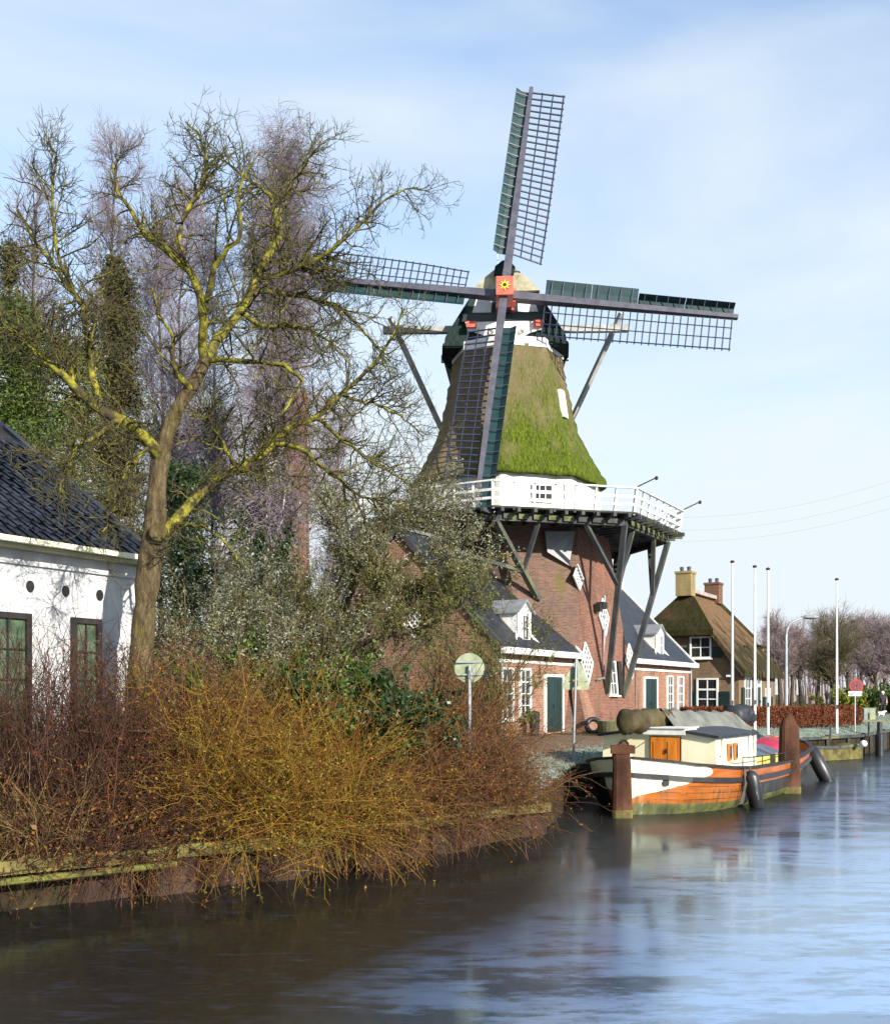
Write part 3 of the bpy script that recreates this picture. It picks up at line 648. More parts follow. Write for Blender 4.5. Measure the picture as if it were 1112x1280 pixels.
# ------------------------------------------------------------------ brick houses flanking the mill
NF = 4.5; EZ, RZ, RUN = 3.3, 7.5, 4.12
def wallbox(t0, t1, n0, n1, z0, z1):
    return hexa([mp_(t0, n0, z0), mp_(t1, n0, z0), mp_(t1, n1, z0), mp_(t0, n1, z0), mp_(t0, n0, z1), mp_(t1, n0, z1), mp_(t1, n1, z1), mp_(t0, n1, z1)])
def fpt(u, v): return ray_plane(u, v, mp_(0, NF, 0), N)
def tn(p): d = p-MC; return float(np.dot(d, T)), float(np.dot(d, N))
def brick_house(label, t0, t1, left_gable_orange):
    c = mp_((t0+t1)/2, NF-RUN, 0); h = empty('brick_house', tuple(c), label, 'house')
    ga = [(NF, -.3), (NF, EZ), (NF-RUN, RZ-.12), (NF-2*RUN, EZ), (NF-2*RUN, -.3)]
    add('wall', prism([mp_(t0, n_, z) for n_, z in ga], T*(t1-t0)), MT['brick'], h)
    th = .12; dn = math.hypot(RUN, RZ-EZ); up = V(0, 0, 0)
    for side in (1, -1):
        nc = NF-RUN; e_n = nc+side*(RUN+.30); ez = EZ-.30*(RZ-EZ)/RUN
        ro = add('roof', hexa([mp_(t0-.05, e_n, ez), mp_(t1+.05, e_n, ez), mp_(t1+.05, nc, RZ), mp_(t0-.05, nc, RZ), mp_(t0-.05, e_n, ez+th), mp_(t1+.05, e_n, ez+th), mp_(t1+.05, nc, RZ+th), mp_(t0-.05, nc, RZ+th)]), MT['slate'], h)
        for tt in (t0-.09, t1+.09):
            add('verge_board', beam(mp_(tt, e_n, ez+.07), mp_(tt, nc, RZ+.09), .08, .2), MT['timber' if (tt < t0 and left_gable_orange) else ('white' if side == 1 else 'rail')], ro)
    add('ridge_cap', beam(mp_(t0-.1, NF-RUN, RZ+.13), mp_(t1+.1, NF-RUN, RZ+.13), .28, .12), MT['zinc'], h)
    add('gutter', beam(mp_(t0-.15, NF+.32, EZ-.27), mp_(t1+.15, NF+.32, EZ-.27), .26, .22), MT['white'], h)
    add('frieze_board', beam(mp_(t0, NF+.03, EZ-.62), mp_(t1, NF+.03, EZ-.62), .05, .10), MT['white'], h)
    for tt in (t0+.12, t1-.1):
        add('downpipe', tube1([mp_(tt, NF+.09, EZ-.4), mp_(tt, NF+.09, -.1)], .045, 8), MT['metal'], h)
    return h
def dormer(h, tc_, w=1.15):
    # small gabled dormer whose front stands just behind the eave
    sl_ = (RZ-EZ)/RUN; nf = NF-.18; zb = EZ+.18*sl_*.6; ztop = zb+1.15; zp = ztop+.38
    def back(z): return NF-(z-EZ)/sl_-.02
    fr = [(-w/2, zb-.25), (w/2, zb-.25), (w/2, ztop), (0, zp), (-w/2, ztop)]
    d = add('dormer', prism([mp_(tc_+x, nf, z) for x, z in fr], -N*.06), MT['white'], h)
    for s in (-1, 1):
        add('cheek', ([mp_(tc_+s*w/2, nf, zb-.1), mp_(tc_+s*w/2, nf, ztop), mp_(tc_+s*w/2, back(ztop), ztop), mp_(tc_+s*w/2*.96, nf, zb-.1), mp_(tc_+s*w/2*.96, nf, ztop), mp_(tc_+s*w/2*.96, back(ztop), ztop)], [(0, 1, 2), (3, 4, 5)]), MT['white'], d)
        x1 = s*(w/2+.14)
        add('dormer_roof', hexa([mp_(tc_+x1, nf+.12, ztop-.10), mp_(tc_, nf+.12, zp), mp_(tc_, back(zp), zp), mp_(tc_+x1, back(ztop-.1), ztop-.10), mp_(tc_+x1, nf+.12, ztop-.03), mp_(tc_, nf+.12, zp+.08), mp_(tc_, back(zp)-.05, zp+.08), mp_(tc_+x1, back(ztop-.1)-.05, ztop-.03)]), MT['zinc'], d)
        add('foot_board', hexa([mp_(tc_+s*w/2, nf+.02, zb-.3), mp_(tc_+s*(w/2+.75), nf+.30, zb-.42), mp_(tc_+s*(w/2+.75), nf+.36, zb-.42), mp_(tc_+s*w/2, nf+.08, zb-.3), mp_(tc_+s*w/2, nf-.1, zb+.40), mp_(tc_+s*(w/2+.75), nf+.28, zb-.30), mp_(tc_+s*(w/2+.75), nf+.34, zb-.30), mp_(tc_+s*w/2, nf-.04, zb+.40)]), MT['white'], d)
    window(h, mp_(tc_, nf+.02, zb+.55), T, N, .62, .95, 2, 2, .05, sill=False)
tl0 = tn(fpt(622, 868))[0]; tl1 = -3.0; tr0 = 3.0; tr1 = tn(fpt(862, 868))[0]
hl = brick_house('red brick house with dark slate roof and dormer left of the mill base', tl0, tl1, True)
def tz(u, v): p = fpt(u, v); return tn(p)[0], p[2]
t1_ = tz(632.5, 868)[0]; t2_ = tz(655, 868)[0]; td = tz(691, 868)[0]
for tt in (t1_, t2_): window(hl, mp_(tt, NF+.03, 1.52), T, N, .92, 1.85, 2, 4, .07, transom=3)
door(hl, mp_(td, NF+.02, .05), T, N, 1.75, 2.22)
dormer(hl, tz(661, 868)[0])
# diamond window and name plates in the near gable
gN = -T
def gpt(u, v): return ray_plane(u, v, mp_(tl0, 0, 0), gN)
diamond(hl, gpt(519, 779), 1.0, 1.1, gN, N, Zv)
add('street_plate', box(gpt(606, 826)+gN*.03, .45, .03, .14, N, gN), MT['darkframe'], hl)
add('blue_shield', lathe(gpt(607, 842)+gN*.01, [(.16, 0), (.16, .03)], 16, gN), MT['bluepaint'], hl)
add('wall_anchor', box(fpt(680, 826)+N*.03, .05, .04, .28, T, N), MT['darkframe'], hl)
hr = brick_house('red brick house with blue-grey slate roof between mill base and thatched house', tr0, tr1, False)
for u in (836, 849.3): window(hr, mp_(tz(u, 868)[0], NF+.03, 1.52), T, N, .95, 1.85, 2, 4, .07, transom=3)
door(hr, mp_(tz(812, 868)[0], NF+.02, .05), T, N, 1.95, 2.3)
dormer(hr, tz(829, 868)[0], 1.25)

# ------------------------------------------------------------------ thatched brown brick house
TH = V(17.0, 60.2, 0)     # corner between gable and long side
HW, HL, TE, TR = 3.55, 9.5, 3.15, 7.75
def hp3(n_, t_, z): return TH-N*n_+T*t_+Zv*z       # n_ into the block from the canal side, t_ away along the canal
th = empty('thatched_house', tuple(hp3(HW, HL/2, 0)), 'brown brick house with mossy thatched half-hipped roof and two chimneys', 'house')
sl_ = (TR-TE)/HW; zhip = 5.35
def nz_(z): return (z-TE)/sl_
gab = [(0, -.2), (0, TE), (nz_(zhip), zhip-.1), (2*HW-nz_(zhip), zhip-.1), (2*HW, TE), (2*HW, -.2)]
add('wall', prism([hp3(a, 0, z) for a, z in gab], T*HL), MT['brick_brown'], th)
ov = .45; hip_run = 1.7; ez = TE-ov*sl_*.55
def side_slope(s):
    def q(a, t_, z): return hp3(HW+s*(a-HW), t_, z)
    nh = nz_(zhip)
    top = [q(-ov, -ov, ez), q(-ov, HL+ov, ez), q(nh-.1, HL+ov, zhip), q(HW, HL-hip_run, TR), q(HW, hip_run, TR), q(nh-.1, -ov, zhip)]
    tk = V(0, 0, .32); lo = [p-tk for p in top]
    n = 6; f = [(0, 1, 2, 3, 4, 5), tuple(range(11, 5, -1))]+[(i, (i+1) % n, n+(i+1) % n, n+i) for i in range(n)]
    return top+lo, f
add('roof', side_slope(-1), MT['thatch_house'], th); add('roof', side_slope(1), MT['thatch_house'], th)
def hip(end):
    tq = (lambda x: x) if end == 0 else (lambda x: HL-x)
    nh = nz_(zhip); top = [hp3(nh-.35, tq(-ov-.12), zhip-.05), hp3(2*HW-nh+.35, tq(-ov-.12), zhip-.05), hp3(HW+.25, tq(hip_run), TR+.04), hp3(HW-.25, tq(hip_run), TR+.04)]
    lo = [p-V(0, 0, .34) for p in top]; return top+lo, [(0, 1, 2, 3), (7, 6, 5, 4)]+[(i, (i+1) % 4, 4+(i+1) % 4, 4+i) for i in range(4)]
add('hip_roof', hip(0), MT['thatch_dark'], th); add('hip_roof', hip(1), MT['thatch_dark'], th)
add('ridge_cap', join(beam(hp3(HW, hip_run-.4, TR+.08), hp3(HW, HL-hip_run+.4, TR+.08), .7, .22)), mat('ridge_mortar', (.25, .2, .18), (.38, .33, .3), 2), th)
add('barge_board', beam(hp3(-ov*.7, -.12, ez-.22), hp3(nz_(zhip)-.2, -.12, zhip-.35), .06, .2), MT['white'], th)
for tt, m_, hh in ((1.35, 'brick_yellow', 1.15), (HL-1.9, 'brick_old', 1.05)):
    cc = hp3(HW, tt, TR+hh/2-.15); ch = add('chimney', join(box(cc, .95, .95, hh+.3, N, T), box(cc+Zv*(hh/2+.12), 1.06, 1.06, .14, N, T)), MT[m_], th)
    for s in (-.22, .22): add('chimney_pot', lathe(cc+N*s+Zv*(hh/2+.15), [(.12, 0), (.1, .1), (.13, .32), (.05, .36)], 10), MT['pot'], ch)
def tg(u, v): return ray_plane(u, v, hp3(0, 0, 0), -T)
def ts(u, v): return ray_plane(u, v, TH, N)
c1 = tg(875.5, 809.5); window(th, c1-T*.03, N, -T, 1.28, 1.30, 2, 2, .1, bar=.06, shutters=[(1.0, .55, .62, -.28), (-1.0, .55, .62, -.28)])
c2 = tg(884, 868); window(th, c2-T*.03, N, -T, 1.28, 1.9, 2, 3, .1, bar=.06, transom=2, shutters=[(1.0, .62, 1.1, -.38), (-1.0, .62, 1.1, -.38)])
add('wall_lamp', box(tg(911, 845)-T*.1, .25, .18, .12, N, T), MT['rail'], th)
for (u, w_, hh, zc, sh) in ((933.5, 1.5, 2.0, 1.55, [(-1.15, .6, 1.3, -.3), (1.15, .6, 1.3, -.3)]), (958.5, 1.2, 1.3, 1.25, [(-.95, .55, .7, -.25), (.95, .55, .7, -.25)])):
    p = ts(u, 868); window(th, V(p[0], p[1], zc)+N*.03, T, N, w_, hh, 2, 3, .09, bar=.05, shutters=sh)
pd = ts(947, 868); window(th, V(pd[0], pd[1], 2.35)+N*.03, T, N, 1.1, .6, 1, 1, .09, sill=False); door(th, V(pd[0], pd[1], .05)+N*.02, T, N, 1.1, 2.0, 1)
ds = ray_plane(950, 818, hp3(1.0, 0, 4.0), N)
dm = add('dormer', box(ds-N*.45, 1.5, 1.0, .85, T, N), MT['white'], th); add('dormer_roof', hexa([ds+T*a+N*b+Zv*z for z in (.42, .58) for a, b in ((-.95, .25), (.95, .25), (.95, -1.5), (-.95, -1.5))]), MT['thatch_dark'], dm)
add('pane', box(ds+N*.07, 1.1, .03, .5, T, N), MT['glass'], dm)

# ------------------------------------------------------------------ white house at the left
WD = 18.5*1215/1130; WC = P(170, HV, WD); WC[2] = 0        # corner at the tree
def wp(t_, n_, z): return WC+T*t_-N*n_+Zv*z                 # t_ along the canal (negative = nearer), n_ into the house
wh = empty('white_house', tuple(wp(-5, 4, 0)), 'white plastered house with dark tiled roof behind the bare tree', 'house')
WE, WR, WRUN = 4.22, 7.1, 4.2
add('wall', prism([wp(0, a, z) for a, z in ((0, -.4), (0, WE), (WRUN, WR-.1), (2*WRUN, WE), (2*WRUN, -.4))], -T*11), MT['stucco'], wh)
slw = (WR-WE)/WRUN
wroof = None
for s in (1, -1):
    def q(a, t_, dz): return wp(t_, WRUN-s*(WRUN-a), WE+a*slw+dz)
    r_ = add('roof', hexa([q(-.32, -11.3, .02), q(-.32, .22, .02), q(WRUN, .22, .02), q(WRUN, -11.3, .02), q(-.32, -11.3, .10), q(-.32, .22, .10), q(WRUN, .22, .10), q(WRUN, -11.3, .10)]), MT['darkframe'], wh)
    if s == 1: wroof = r_
# roof tiles laid in rows, pantile section
tw, tg_ = .245, .355; dlen = math.hypot(1, slw); SU = U(-N*1+Zv*slw); SNn = U(N*slw+Zv)
prof_t = [(0, .055), (.04, .075), (.08, .055), (.12, .02), (.18, .008), (.245, .03)]
tv = []
for yy, lift in ((0, .035), (tg_+.06, 0)):
    for x, z in prof_t: tv.append(T*x+SU*yy+SNn*(z+lift))
for x, z in prof_t: tv.append(T*x+SNn*(z+.035-.028))
nt_ = len(prof_t)
tf = [(i, i+1, nt_+i+1, nt_+i) for i in range(nt_-1)]+[(i+1, i, 2*nt_+i, 2*nt_+i+1) for i in range(nt_-1)]
tile_me = mesh('roof_tile', tv, tf, MT['tile'])
rows, cols_ = 13, 23
for j in range(rows):
    for i in range(cols_):
        o = bpy.data.objects.new('roof_tile', tile_me); COL.objects.link(o); o.parent = wroof; ORG[o] = ORG[wroof]
        p = wp(.2-(i+1)*tw, -.36, WE-.36*slw+.09)+SU*(j*tg_)+SNn*rng.uniform(0, .008)+T*rng.uniform(-.006, .006)
        o.location = tuple(p-ORG[wroof]); o.rotation_euler = (rng.normal()*.006, rng.normal()*.006, rng.normal()*.008)
# tiles further up and further left, one mesh
pv = []; pf = []; base_v = np.array(tv)
for j in range(13):
    for i in range(cols_, 46):
        p = wp(.2-(i+1)*tw, -.36, WE-.36*slw+.09)+SU*(j*tg_); n0 = len(pv); pv += [tuple(x+p) for x in base_v]; pf += [tuple(n0+k for k in q) for q in tf]
o = add('roof_tiles_beyond', (pv, pf), MT['tile'], wroof); o['kind'] = 'stuff'
add('ridge_tile', tube1([wp(-11.2, WRUN, WR+.1), wp(.2, WRUN, WR+.1)], .13, 8), MT['tile'], wh)
add('verge_tile', beam(wp(.26, -.32, WE-.32*slw+.12), wp(.26, WRUN, WR+.12), .16, .1), MT['tile'], wh)
gu = add('gutter', beam(wp(-11.2, -.46, WE-.20), wp(.2, -.46, WE-.17), .12, .09), MT['cream'], wh)
add('soffit', beam(wp(-11.2, -.18, WE-.25), wp(.1, -.18, WE-.25), .36, .06), mat('soffit_paint', (.3, .28, .17), (.38, .36, .24), 2), wh)
add('cornice', beam(wp(-11.2, -.03, WE-.48), wp(0, -.03, WE-.48), .06, .08), MT['stucco'], wh)
def wpt(u, v): return ray_plane(u, v, WC, N)
for u, wdt in ((106, .66), (8, .9)):
    p = wpt(u, 868); window(wh, V(p[0], p[1], 1.75)+N*.02, T, N, wdt, 2.25, 2, 4, .1, fm='darkframe', gm='curtain', sill=False, bar=.03)
p = wpt(-130, 868); window(wh, V(p[0], p[1], 1.75)+N*.02, T, N, .9, 2.25, 2, 4, .1, fm='darkframe', gm='curtain', sill=False, bar=.03)
for u, v in ((37, 733), (81.5, 739), (124, 744)):
    c = wpt(u, v); ring_ = [c+T*math.cos(a)*.075+Zv*math.sin(a)*.10 for a in np.linspace(0, 2*math.pi, 14, endpoint=False)]
    add('oval_vent', prism(ring_, N*.03), MT['darkframe'], wh)

# free-standing chimney stack behind the shrubs
cb = P(372, HV, 33); cb[2] = 0
ct = P(370, 492, 33)
def sq(c, s): return [c+V(a*s, b*s, 0) for a, b in ((-1, -1), (1, -1), (1, 1), (-1, 1))]
ck = empty('brick_chimney', tuple(cb), 'slender old red brick chimney stack standing behind the silvery shrubs', 'chimney')
add('stack', loft([sq(cb-Zv*.3, .46), sq(cb*.5+ct*.5, .36), sq(ct, .30)], True, True, True), MT['brick_old'], ck)
add('crown', loft([sq(ct-Zv*.9, .33), sq(ct-Zv*.8, .37), sq(ct-Zv*.1, .37), sq(ct, .33)], True, True, True), MT['brick_old'], ck)

# ------------------------------------------------------------------ moored barge
BS = V(4.62, 26.0, -1.5); BA = U(V(.53, .848, 0)); BR = V(BA[1], -BA[0], 0)   # near end at the waterline, axis, starboard
def bp(a, r, z): return BS+BA*a+BR*r+Zv*z
barge = empty('moored_barge', tuple(bp(6.5, 0, 0)), 'orange and cream wooden barge moored at the quay with covered boom', 'boat')
LB = 13.6
def half_beam(a, zf):   # zf 0 = waterline, 1 = gunwale
    full = np.interp(a, [-.25, 0, .25, .7, 1.3, 2.2, 3.5, 6, 9, 11.5, 12.8, 13.4, 13.6], [0.10, .55, .95, 1.38, 1.70, 1.95, 2.08, 2.12, 2.05, 1.80, 1.35, .8, .12])
    low = np.interp(a, [-.25, 0, .25, .7, 1.3, 2.2, 3.5, 6, 9, 11.5, 12.8, 13.4, 13.6], [.08, .12, .45, .95, 1.38, 1.72, 1.92, 2.0, 1.92, 1.5, .9, .35, .08])
    return low+(full-low)*min(1.0, zf)**.8
def sheer(a): return float(np.interp(a, [-.3, .7, 2.2, 3.5, 7, 10, 12.5, 13.6], [1.44, 1.26, 1.12, 1.05, 1.0, 1.10, 1.30, 1.42]))
av = np.array([-.25, -.1, 0, .12, .25, .45, .7, 1.0, 1.3, 1.75, 2.2, 2.8, 3.5, 4.5, 6, 7.5, 9, 10.3, 11.5, 12.2, 12.8, 13.2, 13.4, 13.6])
zl = [-.5, -.1, .10, .30, .55, .68, .80, .92, 1.0]
def hull_pt(a, zf, s, out=0):
    H_ = sheer(a); return bp(a-.0+(-.10 if a < .5 else 0)*0, s*(half_beam(a, max(0, zf))*(1 if zf >= 0 else .85)+out), zf*H_)
def strake(zs, a0, a1, s, out=0):
    aa = [x for x in av if a0-1e-6 <= x <= a1+1e-6]; return loft([[hull_pt(a, z, s, out) for z in zs] for a in aa], False)
mh, t, b = base('barge_hull_paint', .3, .5)   # orange with a cream patch at the rounded end, dark aft, algae at the waterline
sp = t.nodes.new('ShaderNodeSeparateXYZ'); ca = nd(t, 'ShaderNodeAttribute', attribute_name='hull'); t.links.new(ca.outputs['Vector'], sp.inputs[0])
def mth(op, a, b_=None):
    n = nd(t, 'ShaderNodeMath', operation=op)
    for i, x in enumerate((a, b_)):
        if x is None: continue
        if isinstance(x, (int, float)): n.inputs[i].default_value = x
        else: t.links.new(x, n.inputs[i])
    return n.outputs[0]
a_s, z_s = sp.outputs['X'], sp.outputs['Y']
og = ramp(t, noise(t, coord(t, 'Object', (.5, .5, 3)), 2.0, 6), [(.35, (.25, .066, .009)), (.65, (.40, .12, .016))])
cr = (.80, .75, .52)
# cream patch: below the strake it reaches 0.95 m aft at the top and tapers to the stem; above it ends round
lim_low = mth('MULTIPLY', mth('SUBTRACT', z_s, .36), 2.9); lim_up = mth('SUBTRACT', 1.35, mth('MULTIPLY', mth('POWER', mth('ABSOLUTE', mth('SUBTRACT', z_s, .86)), 2), 18))
patch = mth('MAXIMUM', mth('MULTIPLY', mth('LESS_THAN', a_s, lim_low), mth('LESS_THAN', z_s, .70)), mth('MULTIPLY', mth('LESS_THAN', a_s, lim_up), mth('GREATER_THAN', z_s, .70)))
col = mixc(t, og, cr, patch)
dk = mth('MULTIPLY', mth('GREATER_THAN', a_s, 3.1), mth('LESS_THAN', z_s, .55)); col = mixc(t, col, (.02, .02, .022), dk)
al = ramp(t, noise(t, coord(t, 'Object', (1, 1, .4)), 3, 6), [(.3, (.035, .04, .02)), (.7, (.17, .18, .06))])
col = mixc(t, col, al, mth('LESS_THAN', z_s, .205)); col = mixc(t, col, (.06, .06, .03), mth('MULTIPLY', mth('LESS_THAN', z_s, .5), ramp(t, noise(t, coord(t, 'Object', (3, 3, .5)), 2.5, 6), [(.45, (0, 0, 0)), (.7, (.85,)*3)])))
col = mixc(t, col, (.07, .05, .03), ramp(t, noise(t, coord(t, 'Object', (4, 4, .6)), 2.2, 8, .7), [(.56, (0, 0, 0)), (.72, (.55,)*3)]))
t.links.new(col, b.inputs['Base Color'])
for s in (1, -1):
    aa = av; rings = [[hull_pt(a, z, s) for z in zl] for a in aa]; o = add('hull_side', loft(rings, False), mh, barge, True)
    o.data.materials.append(MT['black'])
    if s < 0:
        for p_ in o.data.polygons: p_.material_index = 1 if ((p_.index % (len(zl)-1)) < 5 and p_.index//(len(zl)-1) > 3) or p_.index//(len(zl)-1) > 6 else 0  # port side set to black, its shade painted into the hull
    at = o.data.attributes.new('hull', 'FLOAT_VECTOR', 'POINT'); at.data.foreach_set('vector', np.array([(a, z, 0) for a in aa for z in zl], np.float32).ravel())
    for zz, wd, hh, m_ in ((.70, .12, .12, 'black'), (1.0, .14, .06, 'darkframe')):
        pr = []
        for a in av:
            c = hull_pt(a, zz, s, .02); pr.append([c-BR*s*.06-Zv*hh/2, c+BR*s*wd*.6-Zv*hh/2, c+BR*s*wd*.6+Zv*hh/2, c-BR*s*.06+Zv*hh/2])
        add('rubbing_strake' if zz < .9 else 'gunwale', loft(pr, True, True, True), MT[m_], barge)
    for zz in (.28, .42, .55):   # plank seams
        add('plank_seam', tube1([hull_pt(a, zz, s, .004) for a in np.linspace(.2, 3.2, 12)], .006, 4), MT['darkframe'], barge)
    add('hawse_hole', lathe(hull_pt(.30, .60, s, -.02), [(.09, 0), (.09, .05), (.05, .05)], 14, U(BR*s-BA*.9)), MT['darkframe'], barge)
add('stem_post', beam(bp(-.22, 0, -.5), bp(-.30, 0, 1.62), .22, .30, BA), MT['cream'], barge)
add('stern_post', beam(bp(13.6, 0, -.4), bp(13.7, 0, 1.5), .2, .3, BA), MT['orange'], barge)
dk_r = [[bp(a, -half_beam(a, .8)*.98, sheer(a)*.80), bp(a, half_beam(a, .8)*.98, sheer(a)*.80)] for a in av]
add('deck', loft(dk_r, False), mat('deck_paint', (.10, .11, .10), (.2, .2, .17), 2), barge)
# rear cabin
c0, c1_, cw, cz0, cz1 = 1.95, 5.5, 1.60, .85, 1.98
front = [(-cw, cz0-.1), (cw, cz0-.1), (cw*.97, cz1-.10), (.7, cz1+.03), (-.7, cz1+.03), (-cw*.97, cz1-.10)]
cabin = add('cabin', loft([[bp(a, r, z) for r, z in front] for a in (c0, c1_)], True, True, True), MT['cream'], barge)
roofp = [(-cw-.07, cz1-.13), (-cw-.07, cz1-.05), (-.7, cz1+.09), (.7, cz1+.09), (cw+.07, cz1-.05), (cw+.07, cz1-.13), (.7, cz1+.01), (-.7, cz1+.01)]
add('cabin_roof', loft([[bp(a, r, z) for r, z in roofp] for a in (c0-.12, c1_+.1)], True, True, True), MT['darktarp'], cabin)
dr = add('cabin_door', box(bp(c0-.02, .22, 1.42), .86, .05, .92, BR, BA), MT['darkframe'], cabin)
for s in (-1, 1):
    add('door_leaf', box(bp(c0-.055, .22+s*.20, 1.42), .385, .04, .88, BR, BA), MT['door'], dr)
    add('door_panel', box(bp(c0-.08, .22+s*.20, 1.42), .22, .02, .66, BR, BA), MT['door'], dr)
add('door_lock', box(bp(c0-.10, .27, 1.5), .03, .03, .12, BR, BA), MT['darkframe'], dr)
add('sliding_hatch', join(box(bp(c0+.33, .22, 2.02), 1.15, .95, .17, BR, BA), box(bp(c0+.33, .22, 2.115), 1.23, 1.05, .03, BR, BA)), MT['rail'], cabin)
add('porthole', lathe(bp(c0-.0, -.95, 1.62), [(.15, 0), (.15, -.03), (.12, -.03)], 16, BA), MT['rust'], cabin)
for a in (3.0, 3.55):
    add('cabin_window', box(bp(a, cw+.02, 1.46), .26, .05, .46, BA, BR), MT['door'], cabin); add('pane', box(bp(a, cw+.05, 1.46), .15, .02, .34, BA, BR), MT['glass'], cabin)
for a in (2.45, 4.9, 5.4): add('corner_post', box(bp(a, cw+.015, 1.36), .10, .05, .96, BA, BR), MT['rail'], cabin)
# hold with dark covers, crimson cover at the far end
hold = [(-1.35, .8), (-1.35, 1.12), (-.6, 1.38), (.6, 1.38), (1.35, 1.12), (1.35, .8)]
add('hold_cover', loft([[bp(a, r, z+rng.normal()*.015) for r, z in hold] for a in np.linspace(5.7, 9.9, 9)], True, True, True), MT['bluetarp'], barge)
add('coaming', join(*[box(bp(7.0, s*1.40, 1.0), 3.3, .07, .32, BA, BR) for s in (-1, 1)]), MT['yellow'] if False else mat('coaming_paint', (.5, .42, .10), (.66, .58, .2), 3, .5), barge)
red_ = [(-1.3, .9), (-1.35, 1.15), (-.5, 1.38), (.5, 1.38), (1.35, 1.25), (1.3, .9)]
add('crimson_cover', loft([[bp(a, r*sc_, .1+z*zs) for r, z in red_] for a, sc_, zs in ((10.1, 1, .8), (10.5, 1, 1.02), (11.6, .95, 1.05), (12.5, .75, .9), (12.9, .5, .75))], True, True, True), MT['crimson'], barge, True)
# boom with rolled sail and grey tarpaulin
boom0, boom1 = bp(.9, -.45, 2.32), bp(9.0, .1, 2.36)
add('boom', tube1([boom0, boom1], .08, 8), MT['orange'], barge)
rr_ = np.random.default_rng(8)
def roll(f0, f1, r, n, lump, sag, sq_=1.0):
    rings = []
    for i, f in enumerate(np.linspace(f0, f1, n)):
        c = boom0+(boom1-boom0)*f+Zv*(-.02)
        e = .62 if i in (0, n-1) else 1.0
        ph = .9*math.sin(i*.9)+.5*i; tie = .72 if i % 7 == 5 else 1.0
        def rad(q): return r*e*tie*(1+lump*math.sin(3*q+ph)+lump*.8*math.sin(5*q-ph*1.7)+lump*.7*math.sin(i*1.7)+.03*rr_.normal())
        rings.append([c+BR*math.cos(q)*rad(q)+Zv*(math.sin(q)*rad(q)*sq_+(-sag if math.sin(q) < 0 else 0)) for q in np.linspace(0, 2*math.pi, 22, endpoint=False)])
    return loft(rings, True, True, True)
add('rolled_sail', roll(-.01, .30, .29, 30, .085, .03), MT['sailcover'], barge, True)
tp = []
for i, f in enumerate(np.linspace(.22, .93, 20)):
    c = boom0+(boom1-boom0)*f; sp_ = [(-1.0, -.62), (-.72, -.34), (-.42, -.02), (-.16, .27), (0, .33), (.16, .27), (.42, -.05), (.75, -.36), (1.02, -.60)]
    tp.append([c+BR*x*(1+.03*math.sin(i*2.1))+Zv*(z*(1-.12*f)-.06*f*4+.045*math.sin(i*1.9+x*5)+.02*rr_.normal()) for x, z in sp_])
add('tarpaulin', loft(tp, False), MT['tarp'], barge, True)
add('mast_bundle', roll(.92, 1.08, .33, 18, .12, .05, .9), MT['darktarp'], barge, True)
add('mast_case', box(bp(9.4, 0, 1.6), .35, .35, 1.6, BA, BR), MT['darkframe'], barge)
# low rail along the side
for s in (1, -1):
    add('side_rail', tube1([hull_pt(a, 1.0, s, -.03)+Zv*.26 for a in np.linspace(2.9, 8.6, 14)], .018, 5), MT['darkframe'], barge)
    for a in np.linspace(2.9, 8.6, 8): add('rail_stanchion', tube1([hull_pt(a, 1.0, s, -.03), hull_pt(a, 1.0, s, -.03)+Zv*.27], .016, 5), MT['darkframe'], barge)
add('mooring_bollard', join(*[lathe(bp(2.3+q, 1.50, 1.0), [(.06, 0), (.06, .34), (.09, .36), (.09, .40)], 10) for q in (0, .28)]), MT['darkframe'], barge)
add('mooring_rope', join(*[tube1([hull_pt(2.75, 1.02, 1, .05)+BA*q, hull_pt(2.75, .6, 1, .16)+BA*q, hull_pt(2.75, .1, 1, .12)+BA*q*1.3], .022, 5) for q in (0, .1, .19)]), MT['rope'], barge)
add('cover_rope', tube1([bp(1.2, -.7, 1.78), bp(.95, -.75, 1.45), bp(.9, -.5, 1.35), bp(1.0, -.25, 1.6), bp(1.2, .0, 1.8)], .015, 5), MT['rope'], barge)

def fender(name, label, top, ang, L, r):
    d = U(-Zv+BR*ang[0]+BA*ang[1]); e = empty(name, tuple(top+d*L), label, 'fender')
    add('fender_body', lathe(top+d*.12, [(.05, 0), (.10, .03), (r, .14), (r*1.04, L*.5), (r, L-.22), (r*.55, L-.10), (.05, L-.06)], 18, d), MT['black'], e, True)
    add('rope', tube1([top, top+d*.15], .02, 5), MT['rope'], e)
fender('rubber_fender', 'black rubber fender hanging beside the mooring ropes on the barge', hull_pt(2.9, 1.02, 1, .14), (.10, .30), 1.25, .19)
fender('rubber_fender', 'black rubber fender tilted out at the far end of the barge', hull_pt(12.9, .98, 1, .1), (.5, .1), 1.75, .24)

